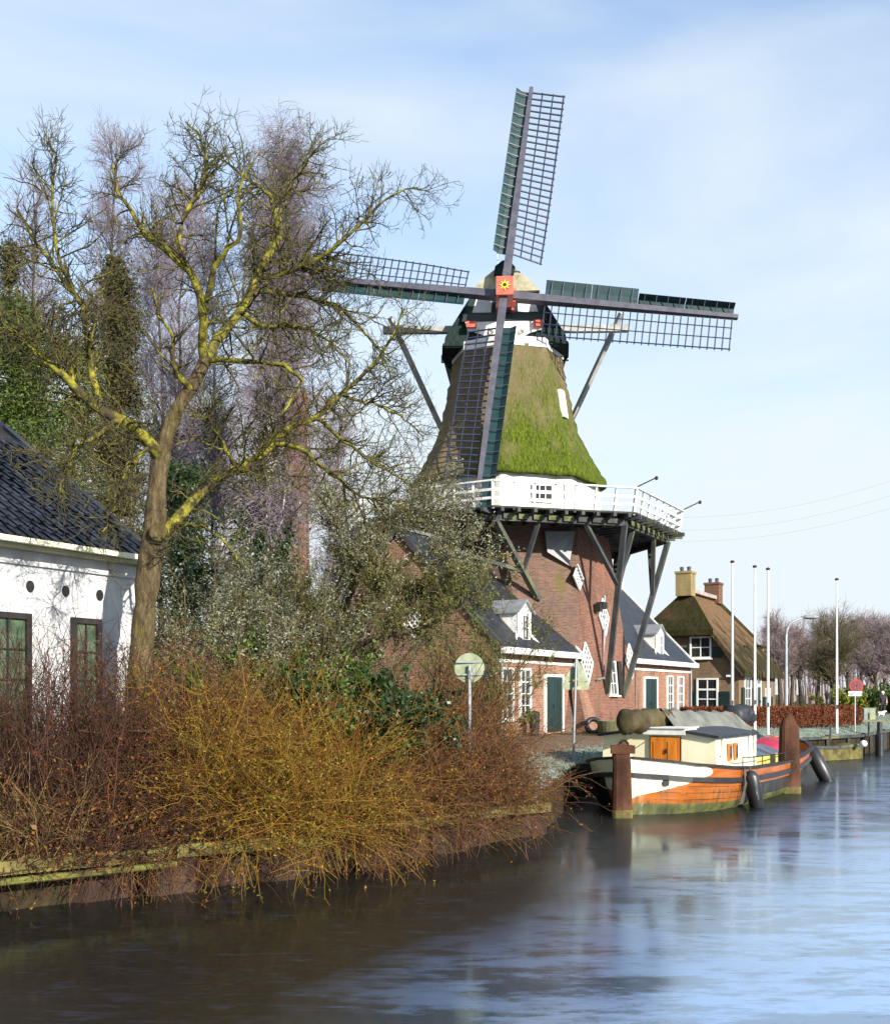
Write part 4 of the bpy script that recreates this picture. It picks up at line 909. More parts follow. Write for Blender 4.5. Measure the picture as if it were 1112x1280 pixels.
# steel mooring piles
def pile(label, u, v, D, wbase, wtop, h, bent):
    c = P(u, v, D); c[2] = -2.3; zt = -1.5+h; n = 12; rings = []
    for z, w_, dx in ((-2.3, wbase, 0), (-1.5, wbase, 0), (-1.5+h*.6, wtop*1.04, 0), (zt-.45, wtop, 0), (zt-.18, wtop*.98 if bent else wtop*.62, -.03), (zt, wtop*.55 if bent else .05, -.08 if bent else .02)):
        rings.append([V(c[0]+dx+w_/2*math.copysign(abs(math.cos(q))**.6, math.cos(q)), c[1]+w_*.38*math.copysign(abs(math.sin(q))**.6, math.sin(q)), z+(.10*math.cos(q) if bent and z > zt-.25 else 0)) for q in np.linspace(0, 2*math.pi, n, endpoint=False)])
    o = empty('mooring_pile', (c[0], c[1], -1.5), label, 'mooring pile', 'rusty steel mooring piles')
    add('pile_shaft', loft(rings, True, True, True), MT['rust'], o)
    add('algae_band', loft([[V(c[0], c[1], 0)+(p-V(c[0], c[1], 0))*V(1.012, 1.02, 0)+Zv*z for p in rings[1]] for z in (-1.75, -1.40, -1.30)], True), MT['mosswood'], o)
    if bent: add('pile_cap', hexa([V(c[0]+a, c[1]+b, z) for z in (zt-.22, zt-.02) for a, b in ((-.29, -.2), (.29, -.18), (.26, .18), (-.25, .18))]), MT['rust'], o)
    else: add('pile_flange', hexa([V(c[0]+a, c[1]+b, z) for a, b, z in ((-wbase*.62, -.02, -2.3), (-wbase*.36, -.02, -2.3), (-wbase*.36, .12, -2.3), (-wbase*.62, .12, -2.3), (-.2, -.02, zt-.5), (-.12, -.02, zt-.4), (-.12, .12, zt-.4), (-.2, .12, zt-.5))]), MT['rust'], o)
pile('rusty steel pile with folded cap standing at the near end of the barge', 777, 1020, 25.3, .52, .44, 1.78, True)
pile('tall pointed rusty pile standing against the side of the barge', 986, 990, 31.6, .66, .56, 2.42, False)
# black mooring post, white buoy, mossy punt further along
pm = P(1099, 945, 50.6); o = empty('mooring_post', (pm[0], pm[1], -1.5), 'black mooring post in the water near the right edge', 'mooring post')
add('post_shaft', lathe((pm[0], pm[1], -2.2), [(.2, 0), (.2, 1.75), (.13, 1.8), (.12, 2.35)], 14), MT['black'], o); add('post_head', box((pm[0], pm[1], .22), 1.7, .16, .10), MT['concrete'], o)
pu = empty('mossy_punt', (18.0, 46.2, -1.5), 'low mossy wooden punt moored beyond the barge', 'boat')
pa, pb = P(1006, 951, 46.2), P(1078, 946, 48.5); pa[2] = pb[2] = 0; pd_ = U(pb-pa); pn = V(-pd_[1], pd_[0], 0)
def pring(f, w0, z0): c = pa+(pb-pa)*f; return [c+Zv*-1.75, c+pn*1.3+Zv*-1.75, c+pn*(1.3+w0)+Zv*z0, c+pn*-w0+Zv*z0]
add('punt_hull', loft([pring(0, .02, -.95), pring(.1, .1, -.92), pring(.5, .12, -.98), pring(.9, .1, -.9), pring(1, .02, -.80)], True, True, True), MT['mosswood'], pu)
add('punt_gunwale', loft([[pa+(pb-pa)*f-pn*.17+Zv*z, pa+(pb-pa)*f+pn*.02+Zv*z, pa+(pb-pa)*f+pn*.02+Zv*(z+.12), pa+(pb-pa)*f-pn*.17+Zv*(z+.12)] for f, z in ((0, -.95), (.1, -.92), (.5, -.98), (.9, -.9), (1, -.8))], True, True, True), MT['timber'], pu)
bu = P(1079, 929.5, 47.6); tag(add('mooring_buoy', lathe(bu-Zv*.16, [(.03, 0), (.13, .05), (.17, .15), (.13, .26), (.03, .31)], 14), MT['flag'], None, True, org=tuple(bu-Zv*.16)), 'small white buoy hanging at the end of the mossy punt', 'buoy')
# timber quay wall beyond the punt
qw = empty('quay_wall', (22, 54, -1.5), 'dark timber quay edge beyond the punt', 'quay wall')
kk = [k for k in range(kat(9, 37.6), kat(34, 74))]
for k in kk[:-1]:
    a = V(BP[k][0], BP[k][1], -.52)-V(BN[k][0], BN[k][1], 0)*.08; b = V(BP[k+1][0], BP[k+1][1], -.52)-V(BN[k+1][0], BN[k+1][1], 0)*.08
    add('coping_plank', beam(a, a+(b-a)*.97, .22, .12), MT['timber'], qw)
    if k % 2: add('wall_post', beam(V(a[0], a[1], -2.2), V(a[0], a[1], -.5+.03*(k % 5)), .14, .14), MT['deckwood'], qw)

# ------------------------------------------------------------------ sheet-pile bank in front of the shrubs
rv = empty('bank_revetment', (-4, 16, -1.5), 'rusty sheet-pile bank with mossy timber waling under the shrubs', 'revetment')
ka, kb = kat(-14, 8.4), kat(2.0, 22.3)
def seg_pt(s):   # along the bank by distance
    L = np.concatenate([[0], np.cumsum(np.linalg.norm(np.diff(BP[ka:kb+1], axis=0), axis=1))])
    x = np.interp(s, L, BP[ka:kb+1, 0]); y = np.interp(s, L, BP[ka:kb+1, 1]); bnx = np.interp(s, L, BN[ka:kb+1, 0]); bny = np.interp(s, L, BN[ka:kb+1, 1])
    return V(x, y, 0), V(bnx, bny, 0), L[-1]
MT['mr'] = mat('mossy_rail', (.06, .06, .015), (.17, .175, .035), 4, .85, c3=(.05, .04, .018))
Ltot = seg_pt(0)[2]; s_ = 2.0; i = 0
while s_ < Ltot-.3:
    a, na, _ = seg_pt(s_); b, nb_, _ = seg_pt(s_+.98); gap = (i % 5 == 3); off = .12 if i % 2 else .30
    if not gap:
        pts = [(0, off-.16), (.18, off), (.80, off), (.98, off-.16)]; d = U(b-a); nn = -na; th_ = .03
        top = -1.03+.05*rng.normal(); pr = []
        for z in (-2.3, top): pr.append([a+d*x+nn*y+Zv*z for x, y in pts]+[a+d*x+nn*(y-th_)+Zv*z for x, y in pts[::-1]])
        add('sheet_pile', loft(pr, True, True, True), MT['sheet'], rv)
    s_ += .98; i += 1
s_ = 1.0
while s_ < Ltot-1:
    L_ = rng.uniform(2.2, 3.2); a, na, _ = seg_pt(s_); b, nb_, _ = seg_pt(min(Ltot, s_+L_-.04)); off = .20+.03*rng.normal()
    add('waling_timber', beam(a-na*off+Zv*(-.88+.02*rng.normal()), b-nb_*off+Zv*(-.88+.02*rng.normal()), .20, .19), MT['mosswood'], rv)
    if s_ < Ltot-9.5 and rng.random() < .85: add('capping_rail', tube1([a-na*.42+Zv*(-1.03), b-nb_*.42+Zv*(-1.03)], .05, 8), MT['mr'], rv)
    s_ += L_

# ------------------------------------------------------------------ poles, lamps, signs, street things
def flagpole(label, u, vtop, D, zb, ball='metal'):
    c = P(u, HV, D); zt = P(u, vtop, D)[2]; e = empty('flagpole', (c[0], c[1], zb), label, 'flagpole', 'white flagpoles on the quay')
    add('pole', lathe((c[0], c[1], zb-.1), [(.062, 0), (.058, 2.5), (.034, zt-zb+.05)], 10), MT['flag'], e)
    add('pole_cap', lathe((c[0], c[1], zt-.06), [(.06, 0), (.10, .05), (.08, .09), (.02, .12)], 10), MT['rust'], e)
    add('cleat', box((c[0], c[1]-.09, zb+1.2), .04, .05, .2), MT['darkframe'], e)
flagpole('leftmost of the four white flagpoles, rising before the thatched house gable', 915, 702, 44, -.05)
flagpole('white flagpole second from the left, rising before the thatched roof', 943, 708, 46, -.05)
flagpole('white flagpole third from the left, at the corner of the thatched house', 959.5, 711, 45, -.15)
flagpole('rightmost white flagpole standing alone on the frosted lawn', 1045.5, 724, 49.8, -.3)

lc = P(982, HV, 62); e = empty('street_lamp', (lc[0], lc[1], 0), 'tall grey street lamp with curved arm behind the hedge', 'street lamp')
zt = P(982, 800, 62)[2]
arm = [P(982, 800, 62), P(983, 788, 62), P(988, 779, 62), P(997, 774, 62), P(1007, 771.5, 62)]
add('pole', lathe((lc[0], lc[1], -.1), [(.13, 0), (.12, 1.2), (.085, zt+.12)], 10), MT['metal'], e)
add('arm', tube1(resample(arm, 12), .075, 8), MT['metal'], e)
lh = P(1013, 771.5, 62); add('lamp_head', loft([[lh+V(x*1.25, y*w_*1.3, z*w_*1.5) for y, z in ((-.16, -.03), (0, -.09), (.16, -.03), (.1, .09), (-.1, .09))] for x, w_ in ((-.45, .35), (-.25, .9), (.1, 1.0), (.38, .45))], True, True, True), MT['zinc'], e)

def lantern(u, vt, D, label):
    c = P(u, HV, D); zt = P(u, vt, D)[2]; e = empty('garden_lantern', (c[0], c[1], 0), label, 'lantern')
    add('post', lathe((c[0], c[1], -.1), [(.08, 0), (.05, .4), (.045, zt-.35)], 8), MT['darkframe'], e)
    add('lantern_glass', lathe((c[0], c[1], zt-.45), [(.08, 0), (.15, .30)], 6), MT['glass'], e); add('lantern_roof', lathe((c[0], c[1], zt-.15), [(.2, 0), (.05, .14), (.03, .24)], 6), MT['darkframe'], e)
lantern(1033.3, 865, 60, 'small black lantern post beyond the beech hedge')

def round_sign(label, u, v, D, r, zb, front=False):
    c = P(u, v, D); e = empty('road_sign', (c[0], c[1], zb), label, 'road sign')
    add('post', lathe((c[0], c[1]+(.06 if front else -.05), zb-.1), [(.038, 0), (.038, c[2]-zb+.15)], 8), MT['metal'], e)
    d = V(0, -1, 0)
    return e, c
e, c = round_sign('back of a round traffic sign on a grey post among the brown shrubs', 586.5, 835, 21.6, .31, gz(*P(586.5, 835, 21.6)[:2]))
msg = mat('sign_back', (.20, .24, .15), (.36, .40, .28), 5, .6, .3, .1, c3=(.20, .23, .08))
add('sign_disc', lathe(c, [(.31, 0), (.31, .02)], 32, V(.12, 1, 0)), msg, e); add('bracket', join(box(c+V(0, -.03, .12), .5, .03, .03), box(c+V(0, -.03, -.14), .5, .03, .03)), MT['metal'], e)
c = P(720, 841, 30.0); zb = gz(c[0], c[1]); e = empty('road_sign', (c[0], c[1], zb), 'back of a triangular warning sign on a bare post by the path', 'road sign')
add('post', lathe(P(716, 950, 29.9)*V(1, 1, 0)+Zv*(zb-.1), [(.04, 0), (.036, c[2]-zb+.55)], 8, U(V(.03, 0, 1))), MT['metal'], e)
add('sign_triangle', prism([c+V(-.39, .04, -.25), c+V(.39, .04, -.25), c+V(.03, .04, .42)], V(0, .02, 0)), msg, e)
add('sub_plate', box(c+V(0, .05, -.38), .75, .02, .22), msg, e); add('clamp', join(box(c+V(0, -.03, .02), .06, .05, .34), box(c+V(0, -.035, -.3), .06, .05, .16)), MT['darkframe'], e)
c = P(1070, 857.5, 50); zb = -.2; e = empty('road_sign', (c[0], c[1], zb), 'round red no-stopping sign above a white eigen weg plate', 'road sign')
add('post', lathe((c[0]-.05, c[1]+.05, zb-.1), [(.035, 0), (.035, c[2]-zb+.3)], 8), MT['metal'], e)
dsc = add('sign_disc', lathe(c, [(.34, 0), (.34, .02)], 28, V(0, 1, 0)), mat('sign_red', (.24, .018, .02), (.30, .03, .03), 3, .5), e)
add('blue_field', lathe(c-V(0, .012, 0), [(.235, 0), (.235, .01)], 28, V(0, 1, 0)), mat('sign_blue', (.06, .035, .05), (.10, .045, .06), 3, .5), dsc)
for s in (-1, 1): add('red_bar', box(c-V(0, .02, 0), .05, .006, .46, U(V(1, 0, s)), V(0, 1, 0), U(V(-s, 0, 1))), bpy.data.materials['sign_red'], dsc)
pl = add('sign_plate', box(P(1068.5, 867.3, 50), .66, .02, .22), MT['flag'], e)
tcv = bpy.data.curves.new('plate_text', 'FONT'); tcv.body = 'eigen weg'; tcv.size = .17; tcv.align_x = 'CENTER'; tcv.align_y = 'CENTER'; tcv.extrude = .002; tcv.materials.append(MT['darkframe'])
tmp = bpy.data.objects.new('tmp', tcv); COL.objects.link(tmp); bpy.context.view_layer.update(); tme = bpy.data.meshes.new_from_object(tmp.evaluated_get(bpy.context.evaluated_depsgraph_get())); bpy.data.objects.remove(tmp)
to = bpy.data.objects.new('plate_text', tme); COL.objects.link(to); to.parent = pl; to.location = tuple(P(1068.5, 867.3, 50)-V(0, .02, 0)-ORG[e]); to.rotation_euler = (math.pi/2, 0, 0)
# no separate lettering elsewhere
c = P(1085, HV, 57); e = empty('utility_cabinet', (c[0], c[1], 0), 'weathered grey-green utility cabinet beside the road', 'cabinet')
add('cabinet_body', box((c[0], c[1], .36), .62, .4, .72), MT['boxmetal'], e); add('cabinet_door', box((c[0]+.14, c[1]-.205, .36), .30, .02, .62), mat('cabinet_door', (.20, .22, .13), (.30, .32, .20), 3), e); add('cabinet_lid', box((c[0], c[1], .735), .68, .46, .04), MT['zinc'], e)
for u, v, D, label in ((1085.5, 898, 51.5, 'thin short marker post before the utility cabinet'), (1037.5, 909, 47.5, 'short dark stump post near the lone flagpole')):
    c = P(u, v, D); zb = gz(c[0], c[1]); zt = .55 if u > 1080 else .1
    tag(add('marker_post', lathe((c[0], c[1], zb-.1), [(.04, 0), (.04, zt-zb+.1), (.015, zt-zb+.13)], 8), MT['timber'], None, org=(c[0], c[1], zb)), label, 'post')
# old concrete ring at the foot of the mill, black bag next to it
c = P(769, 916, 39.5); c[2] = gz(c[0], c[1]); e = empty('concrete_ring', tuple(c), 'mossy round concrete trough at the foot of the mill', 'trough')
add('ring_wall', lathe(c, [(.62, 0), (.66, .12), (.70, .48), (.70, .54), (.56, .54), (.54, .40), (.0, .38)], 26, cap=False), MT['concrete'], e)
c = P(742, 915, 40.5); c[2] = gz(c[0], c[1]); e = empty('old_tyre', tuple(c), 'dark old tyre leaning beside the concrete trough', 'tyre')
aa = np.linspace(0, 2*math.pi, 21); add('tread', tube1([c+V(math.cos(q)*.26, .15+.1*math.sin(q), .30+math.sin(q)*.26) for q in aa], .10, 8), MT['black'], e, True)
c = fpt(652, 905)+N*.5; c[2] = gz(c[0], c[1]); e = empty('waste_bin', tuple(c), 'narrow black waste bin below the second sash window', 'bin')
add('bin_body', lathe(c, [(.17, 0), (.20, .75), (.20, .78)], 12), MT['black'], e); add('bin_lid', lathe(c+Zv*.78, [(.21, 0), (.2, .08), (.08, .14)], 12), MT['darkframe'], e)

# overhead wires
for i, (dz, lab) in enumerate(((0, 'thin overhead wire, lowest of the three, in the sky right of the mill'), (1.1, 'thin overhead wire, middle of the three, in the sky right of the mill'), (2.4, 'thin overhead wire, topmost of the three, in the sky right of the mill'))):
    a = P(835, 676, 95)+Zv*dz*.9; b_ = P(1180, 612, 80)+Zv*dz*.9; f = np.linspace(0, 1, 14); pts = a+(b_-a)*f[:, None]-Zv*(1.2*4*f*(1-f))[:, None]
    tag(add('overhead_wire', tube1(pts, .006, 4), MT['metal'], None, org=tuple(a)), lab, 'wire', 'overhead wires')

# ------------------------------------------------------------------ walker with a white dog
def skin_obj(name, pts, edges, radii, m, parent, sub=2):
    me = bpy.data.meshes.new(name); o_ = ORG[parent]; me.from_pydata([tuple(V(*p)) for p in pts], edges, []); me.update()
    o = bpy.data.objects.new(name, me); COL.objects.link(o); o.parent = parent; ORG[o] = o_
    md = o.modifiers.new('skin', 'SKIN')
    for i, r in enumerate(radii): me.skin_vertices[0].data[i].radius = (r, r)
    for i in range(len(pts)): me.skin_vertices[0].data[i].use_root = (i == 0)
    md.use_smooth_shade = True
    s_ = o.modifiers.new('sub', 'SUBSURF'); s_.levels = sub; s_.render_levels = sub; me.materials.append(m); return o
pc = P(1102.5, HV, 72); pc[2] = gz(pc[0], pc[1]); e = empty('person', tuple(pc), 'person in dark clothes and pale cap walking a small white dog', 'person')
mcl = mat('dark_clothes', (.014, .014, .018), (.035, .03, .036), 4, .85); msk = mat('skin', (.42, .24, .18), (.5, .3, .22), 3, .6)
bpnts = [(0, 0, .93), (0, 0, 1.15), (0, -.02, 1.38), (0, -.02, 1.47), (0, -.05, 1.58), (.19, -.02, 1.38), (.25, .0, 1.12), (.20, -.18, .93), (-.19, -.02, 1.38), (-.25, .03, 1.12), (-.22, -.08, .90), (.09, 0, .88), (.10, -.06, .48), (.10, .02, .06), (.10, -.14, .04), (-.09, 0, .88), (-.10, .08, .48), (-.10, .16, .08), (-.10, .02, .04)]
skin_obj('body', bpnts, [(0, 1), (1, 2), (2, 3), (3, 4), (2, 5), (5, 6), (6, 7), (2, 8), (8, 9), (9, 10), (0, 11), (11, 12), (12, 13), (13, 14), (0, 15), (15, 16), (16, 17), (17, 18)],
         [.155, .15, .16, .07, .07, .09, .07, .05, .09, .07, .05, .11, .08, .055, .045, .11, .08, .055, .045], mcl, e)
add('head', lathe(pc+V(0, -.05, 1.50), [(.05, 0), (.085, .05), (.10, .13), (.085, .21), (.03, .25)], 14), msk, e, True)
add('cap', lathe(pc+V(0, -.04, 1.645), [(.115, 0), (.115, .05), (.08, .11), (.02, .14)], 14), MT['rail'], e, True)
add('sleeve', tube1([pc+V(.22, -.02, 1.36), pc+V(.27, -.02, 1.12), pc+V(.21, -.22, .95)], .07, 8, .055), mat('pink_sleeve', (.5, .25, .22), (.58, .32, .28), 4, .8), e, True)
for s, hx in ((1, .19), (-1, -.22)):
    h0 = pc+V(hx, -.24 if s > 0 else -.1, .90)
    for i_ in range(4): add('finger', tube1([h0+V(.02*i_-.03, 0, 0), h0+V(.02*i_-.03, -.02, -.05), h0+V(.02*i_-.03, .0, -.085+.008*abs(i_-1.5))], .010, 5), msk, e)
    add('thumb', tube1([h0+V(-s*.04, -.01, .02), h0+V(-s*.06, -.035, -.02)], .011, 5), msk, e)
dc = pc+V(-.25, -.4, 0); d = empty('small_dog', tuple(dc), 'small white dog at the walker\'s feet', 'dog')
skin_obj('dog_body', [(-.16, 0, .26), (0, 0, .25), (.15, 0, .28), (.23, -.02, .38), (.30, -.04, .39), (.37, -.05, .365), (-.24, 0, .36), (.13, .07, .14), (.14, .07, .02), (.13, -.07, .14), (.14, -.07, .02), (-.14, .07, .16), (-.19, .07, .10), (-.16, .07, .02), (-.14, -.07, .16), (-.19, -.07, .10), (-.16, -.07, .02)],
         [(1, 0), (1, 2), (2, 3), (3, 4), (4, 5), (0, 6), (2, 7), (7, 8), (2, 9), (9, 10), (0, 11), (11, 12), (12, 13), (0, 14), (14, 15), (15, 16)], [.10, .11, .11, .07, .075, .035, .03, .05, .03, .05, .03, .06, .035, .03, .06, .035, .03], mat('white_fur', (.6, .58, .55), (.75, .74, .72), 12, .95), d)

# ------------------------------------------------------------------ vegetation
MT['bark'] = None
m, t, b = base('lichen_bark', .9, .12); ob = coord(t, 'Object', (1, 1, .28)); n = noise(t, ob, 13, 9, .72)
col = ramp(t, n, [(.32, (.03, .02, .012)), (.5, (.10, .075, .04)), (.68, (.20, .155, .085))])
col = mixc(t, col, ramp(t, noise(t, coord(t, 'Object'), 9, 5), [(.35, (.09, .09, .015)), (.7, (.20, .19, .035))]), ramp(t, noise(t, coord(t, 'Object'), 1.3, 6, .65), [(.53, (0, 0, 0)), (.70, (.75,)*3)]))
t.links.new(col, b.inputs['Base Color']); bumpn(t, b, noise(t, coord(t, 'Object', (1, 1, .25)), 22, 7, .7), 1.0, .07); MT['bark'] = m
MT['limb'] = mat('lichen_limb', (.045, .036, .016), (.25, .235, .03), 8, .9, .1, .8, .02, lo=.40, hi=.62, c3=(.055, .044, .026))
MT['twig'] = isl('lichen_twig', [(.026, .021, .016), (.055, .046, .028), (.10, .092, .03), (.038, .032, .022), (.15, .14, .036)])
MT['twig_dark'] = isl('dark_twig', [(.022, .016, .014), (.05, .036, .028), (.035, .028, .02)])
MT['twig_purple'] = isl('birch_twig', [(.15, .115, .14), (.25, .20, .235), (.19, .155, .18), (.32, .27, .30)])
MT['twig_far'] = isl('far_twig', [(.16, .115, .12), (.24, .18, .18), (.30, .24, .23)])  # far twigs paled to grey-lilac, tint of mist mixed into the colour
MT['twig_olive'] = isl('olive_twig', [(.04, .036, .016), (.12, .105, .045), (.07, .055, .026), (.17, .15, .08)])
MT['birch'] = mat('birch_bark', (.50, .46, .40), (.68, .65, .60), 3, .8, .2, .2, .01, stretch=(1, 1, 4), c3=(.12, .10, .09))
MT['brownbark'] = mat('brown_bark', (.04, .03, .022), (.10, .08, .05), 5, .9, .1, .5, .02)
MT['gold'] = isl('golden_stem', [(.05, .02, .007), (.24, .115, .016), (.14, .085, .012), (.36, .20, .028), (.08, .032, .010), (.27, .19, .02), (.20, .08, .014), (.11, .05, .010), (.17, .15, .018)])
MT['rose'] = isl('rose_stem', [(.03, .012, .007), (.10, .042, .017), (.17, .08, .028), (.05, .022, .011), (.23, .13, .055), (.07, .03, .013)])
MT['rosedark'] = isl('dark_rose_stem', [(.018, .008, .006), (.05, .022, .014), (.09, .042, .022), (.03, .014, .01)])
MT['rust_leaf'] = isl('rust_leaf', [(.13, .04, .012), (.27, .105, .022), (.09, .035, .012), (.30, .17, .03), (.19, .07, .018)], .8, .2, .3)
MT['gold_leaf'] = isl('gold_leaf', [(.20, .085, .014), (.36, .19, .024), (.16, .17, .022), (.13, .05, .012), (.30, .22, .03), (.10, .13, .02)], .8, .2, .3)
MT['straw'] = isl('dry_grass', [(.15, .10, .035), (.27, .19, .075), (.09, .06, .025)])
MT['berry'] = isl('rose_hip', [(.16, .008, .008), (.27, .018, .014), (.11, .012, .012)], .35, .5)
MT['silver'] = isl('silver_leaf', [(.14, .14, .07), (.36, .37, .27), (.20, .21, .09), (.48, .49, .42), (.12, .14, .05), (.28, .26, .16)], .8, .2, .25)
MT['olive'] = isl('olive_leaf', [(.07, .085, .018), (.15, .155, .035), (.11, .12, .03), (.20, .18, .06)], .7, .25, .25)
MT['evergreen'] = isl('evergreen_leaf', [(.03, .055, .010), (.07, .11, .016), (.045, .075, .012), (.13, .16, .025)], .5, .35, .2)
MT['ivy'] = isl('ivy_leaf', [(.012, .03, .010), (.03, .06, .018), (.02, .045, .012), (.05, .085, .02)], .4, .4, .15)
MT['conif'] = isl('conifer_needle', [(.035, .035, .012), (.075, .065, .022), (.05, .055, .018), (.11, .085, .035)], .8, .2, .1)
MT['yellowgreen'] = isl('mossy_leaf', [(.11, .13, .015), (.20, .22, .025), (.15, .16, .02)], .7, .2, .25)
MT['beech'] = isl('beech_leaf', [(.11, .03, .014), (.22, .068, .026), (.15, .042, .018), (.30, .11, .045), (.07, .022, .014)], .7, .25, .25)

def finish(e, name, parts, m, smooth=False, kind=None):
    o = add(name, cat(parts), m, e, smooth, uv=False)
    if kind: o['kind'] = kind
    return o

# --- the big lichen-covered tree in front of the white house
TD = 17.9
r1 = np.random.default_rng(11)
tb = P(172, HV, TD); tb[2] = gz(tb[0], tb[1])
tree = empty('bare_tree', tuple(tb), 'large bare tree with yellow-green lichen on its limbs in front of the white house', 'tree')
def limb(pts, n=14):
    """control points: (u, v, extra depth, radius in photo pixels)"""
    q = np.array([list(P(a, b_, TD+d))+[r*(TD+d)/F] for a, b_, d, r in pts]); rs = resample(q, n); return rs[:, :3], np.maximum(rs[:, 3]*.74, .005)
trunk_c = [(168, 985, 0, 31), (170, 930, 0, 26), (173, 880, 0, 22), (178, 800, 0, 19), (183, 740, 0, 19), (189, 695, 0, 20.5), (194, 655, 0, 18), (196, 615, .02, 15.5), (201, 575, .05, 15), (213, 530, .1, 13), (227, 502, .15, 12), (243, 478, .2, 11.5), (256, 452, .25, 11)]
limbs_c = [
 [(200, 572, .05, 11), (188, 556, -.2, 10.5), (166, 533, -.5, 10), (136, 518, -.8, 9), (106, 500, -1.1, 8), (78, 470, -1.3, 7), (50, 445, -1.5, 5), (25, 420, -1.6, 3.5), (-10, 400, -1.8, 2)],
 [(124, 512, -.9, 6.5), (118, 485, -.8, 6), (110, 445, -.7, 5.5), (106, 392, -.6, 5), (88, 362, -.5, 4), (62, 325, -.4, 3.2), (40, 296, -.3, 2.4), (22, 262, -.2, 1.6)],
 [(100, 380, -.6, 3.5), (75, 330, -.9, 3), (66, 270, -1.1, 2.6), (64, 236, -1.2, 2.2), (72, 200, -1.2, 1.7), (58, 178, -1.2, 1.2)],
 [(90, 480, -1.2, 4), (88, 452, -1.0, 4), (70, 430, -1.0, 3.4), (55, 415, -1.2, 2.6), (40, 380, -1.4, 1.8)],
 [(256, 452, .25, 8.5), (255, 420, .1, 8), (252, 385, -.1, 7.5), (242, 347, -.2, 7), (212, 318, -.3, 5.5), (180, 287, -.4, 4), (150, 246, -.5, 2.8), (140, 205, -.6, 1.8)],
 [(232, 335, -.2, 5), (222, 292, .2, 4.2), (237, 256, .4, 3.6), (252, 226, .5, 3), (257, 200, .6, 2.6), (250, 170, .7, 2), (232, 152, .8, 1.3)],
 [(256, 452, .25, 9), (272, 423, .5, 8.5), (302, 387, .8, 7.5), (327, 337, 1.1, 6.6), (347, 286, 1.3, 5.5), (338, 248, 1.4, 3.8), (305, 222, 1.3, 2.4), (280, 200, 1.2, 1.5)],
 [(345, 290, 1.3, 4), (356, 250, 1.5, 3), (374, 215, 1.7, 2.2), (392, 190, 1.8, 1.4)],
 [(327, 345, 1.1, 5), (352, 343, 1.0, 4.6), (378, 331, .9, 4), (418, 311, .7, 3.2), (453, 276, .5, 2.4), (485, 245, .4, 1.7), (522, 234, .4, 1.1)],
 [(316, 368, 1.0, 4.6), (342, 364, 1.3, 4.2), (393, 374, 1.7, 3.4), (436, 395, 2.0, 2.6), (470, 430, 2.2, 1.8), (488, 470, 2.3, 1.2)],
 [(254, 395, 0, 5.5), (262, 352, -.3, 5), (277, 321, -.5, 4.3), (302, 296, -.7, 3.6), (298, 250, -.8, 2.7), (310, 215, -.9, 1.8), (326, 188, -1, 1.1)],
 [(257, 452, .25, 5.5), (275, 451, .1, 5), (299, 450, 0, 4.5), (331, 453, -.2, 4), (362, 460, -.3, 3.6), (376, 477, -.4, 3.2), (369, 491, -.5, 2.5), (350, 520, -.6, 1.5)],
 [(200, 672, 0, 13), (212, 661, .1, 10), (234, 635, .3, 9), (266, 606, .6, 8.2), (302, 581, .9, 7.8), (324, 570, 1.1, 7), (342, 553, 1.2, 6.3), (363, 533, 1.4, 5.5), (398, 523, 1.6, 4.8), (424, 493, 1.9, 4), (462, 462, 2.2, 3), (488, 420, 2.4, 2), (505, 385, 2.6, 1.3)],
 [(344, 555, 1.2, 4.2), (381, 563, 1.0, 3.8), (406, 586, .8, 3.2), (427, 604, .6, 2.8), (452, 624, .5, 2.2), (490, 632, .4, 1.5), (520, 655, .3, 1)],
 [(297, 583, .9, 4.2), (280, 557, .7, 3.6), (262, 531, .4, 3), (250, 516, .3, 2.2), (236, 520, .1, 1.4)],
 [(218, 657, .1, 3.4), (236, 656, -.3, 3), (255, 661, -.6, 2.4), (276, 674, -.8, 1.8), (296, 700, -1, 1.2)],
 [(238, 488, .2, 6), (224, 470, -.1, 5), (216, 448, -.2, 4), (214, 420, -.3, 3), (200, 395, -.4, 2), (190, 360, -.5, 1.3)],
 [(398, 523, 1.6, 3.4), (440, 560, 1.9, 2.8), (480, 585, 2.1, 2), (512, 600, 2.3, 1.3)],
 [(424, 493, 1.9, 3), (465, 505, 2.2, 2.4), (500, 520, 2.4, 1.7), (528, 545, 2.5, 1)],
 [(300, 388, .8, 4.5), (330, 410, .4, 3.8), (362, 405, .2, 3), (400, 420, 0, 2.2), (430, 445, -.2, 1.4)],
 [(150, 525, -.7, 4.5), (120, 545, -1.2, 3.6), (98, 560, -1.6, 2.8), (85, 590, -1.9, 2), (70, 620, -2.1, 1.2)],
 [(185, 560, -.2, 4), (165, 580, -.9, 3.2), (150, 605, -1.4, 2.4), (140, 640, -1.8, 1.6), (128, 665, -2, 1)],
]
tp_, tr_ = limb(trunk_c, 30)
tr_ = tr_*(1+.07*r1.normal(size=30))
add('trunk', tubes(tp_[None], tr_[None], 18), MT['bark'], tree, True, uv=False)
LP_ = []; LR_ = []
for c in limbs_c:
    p, r = limb(c, 16); p[1:-1] += r1.normal(size=(14, 3))*.022
    LP_.append(p); LR_.append(r)
LP_ = np.array(LP_); LR_ = np.array(LR_)
add('knot', lathe(P(198, 667, TD-.20), [(.15, .0), (.17, .05), (.12, .10), (.07, .05)], 12, V(.2, -1, .2)), MT['bark'], tree, True)
for i in range(len(LP_)): add('limb', tubes(LP_[i:i+1], LR_[i:i+1], 9), MT['limb'], tree, True, uv=False)
b1 = spawn(LP_, LR_, 420, .15, 1.0, (30, 80), (.5, 1.45), .55, .008, .18, .12, 9, r1, .0, .45, 0, .6, .022)
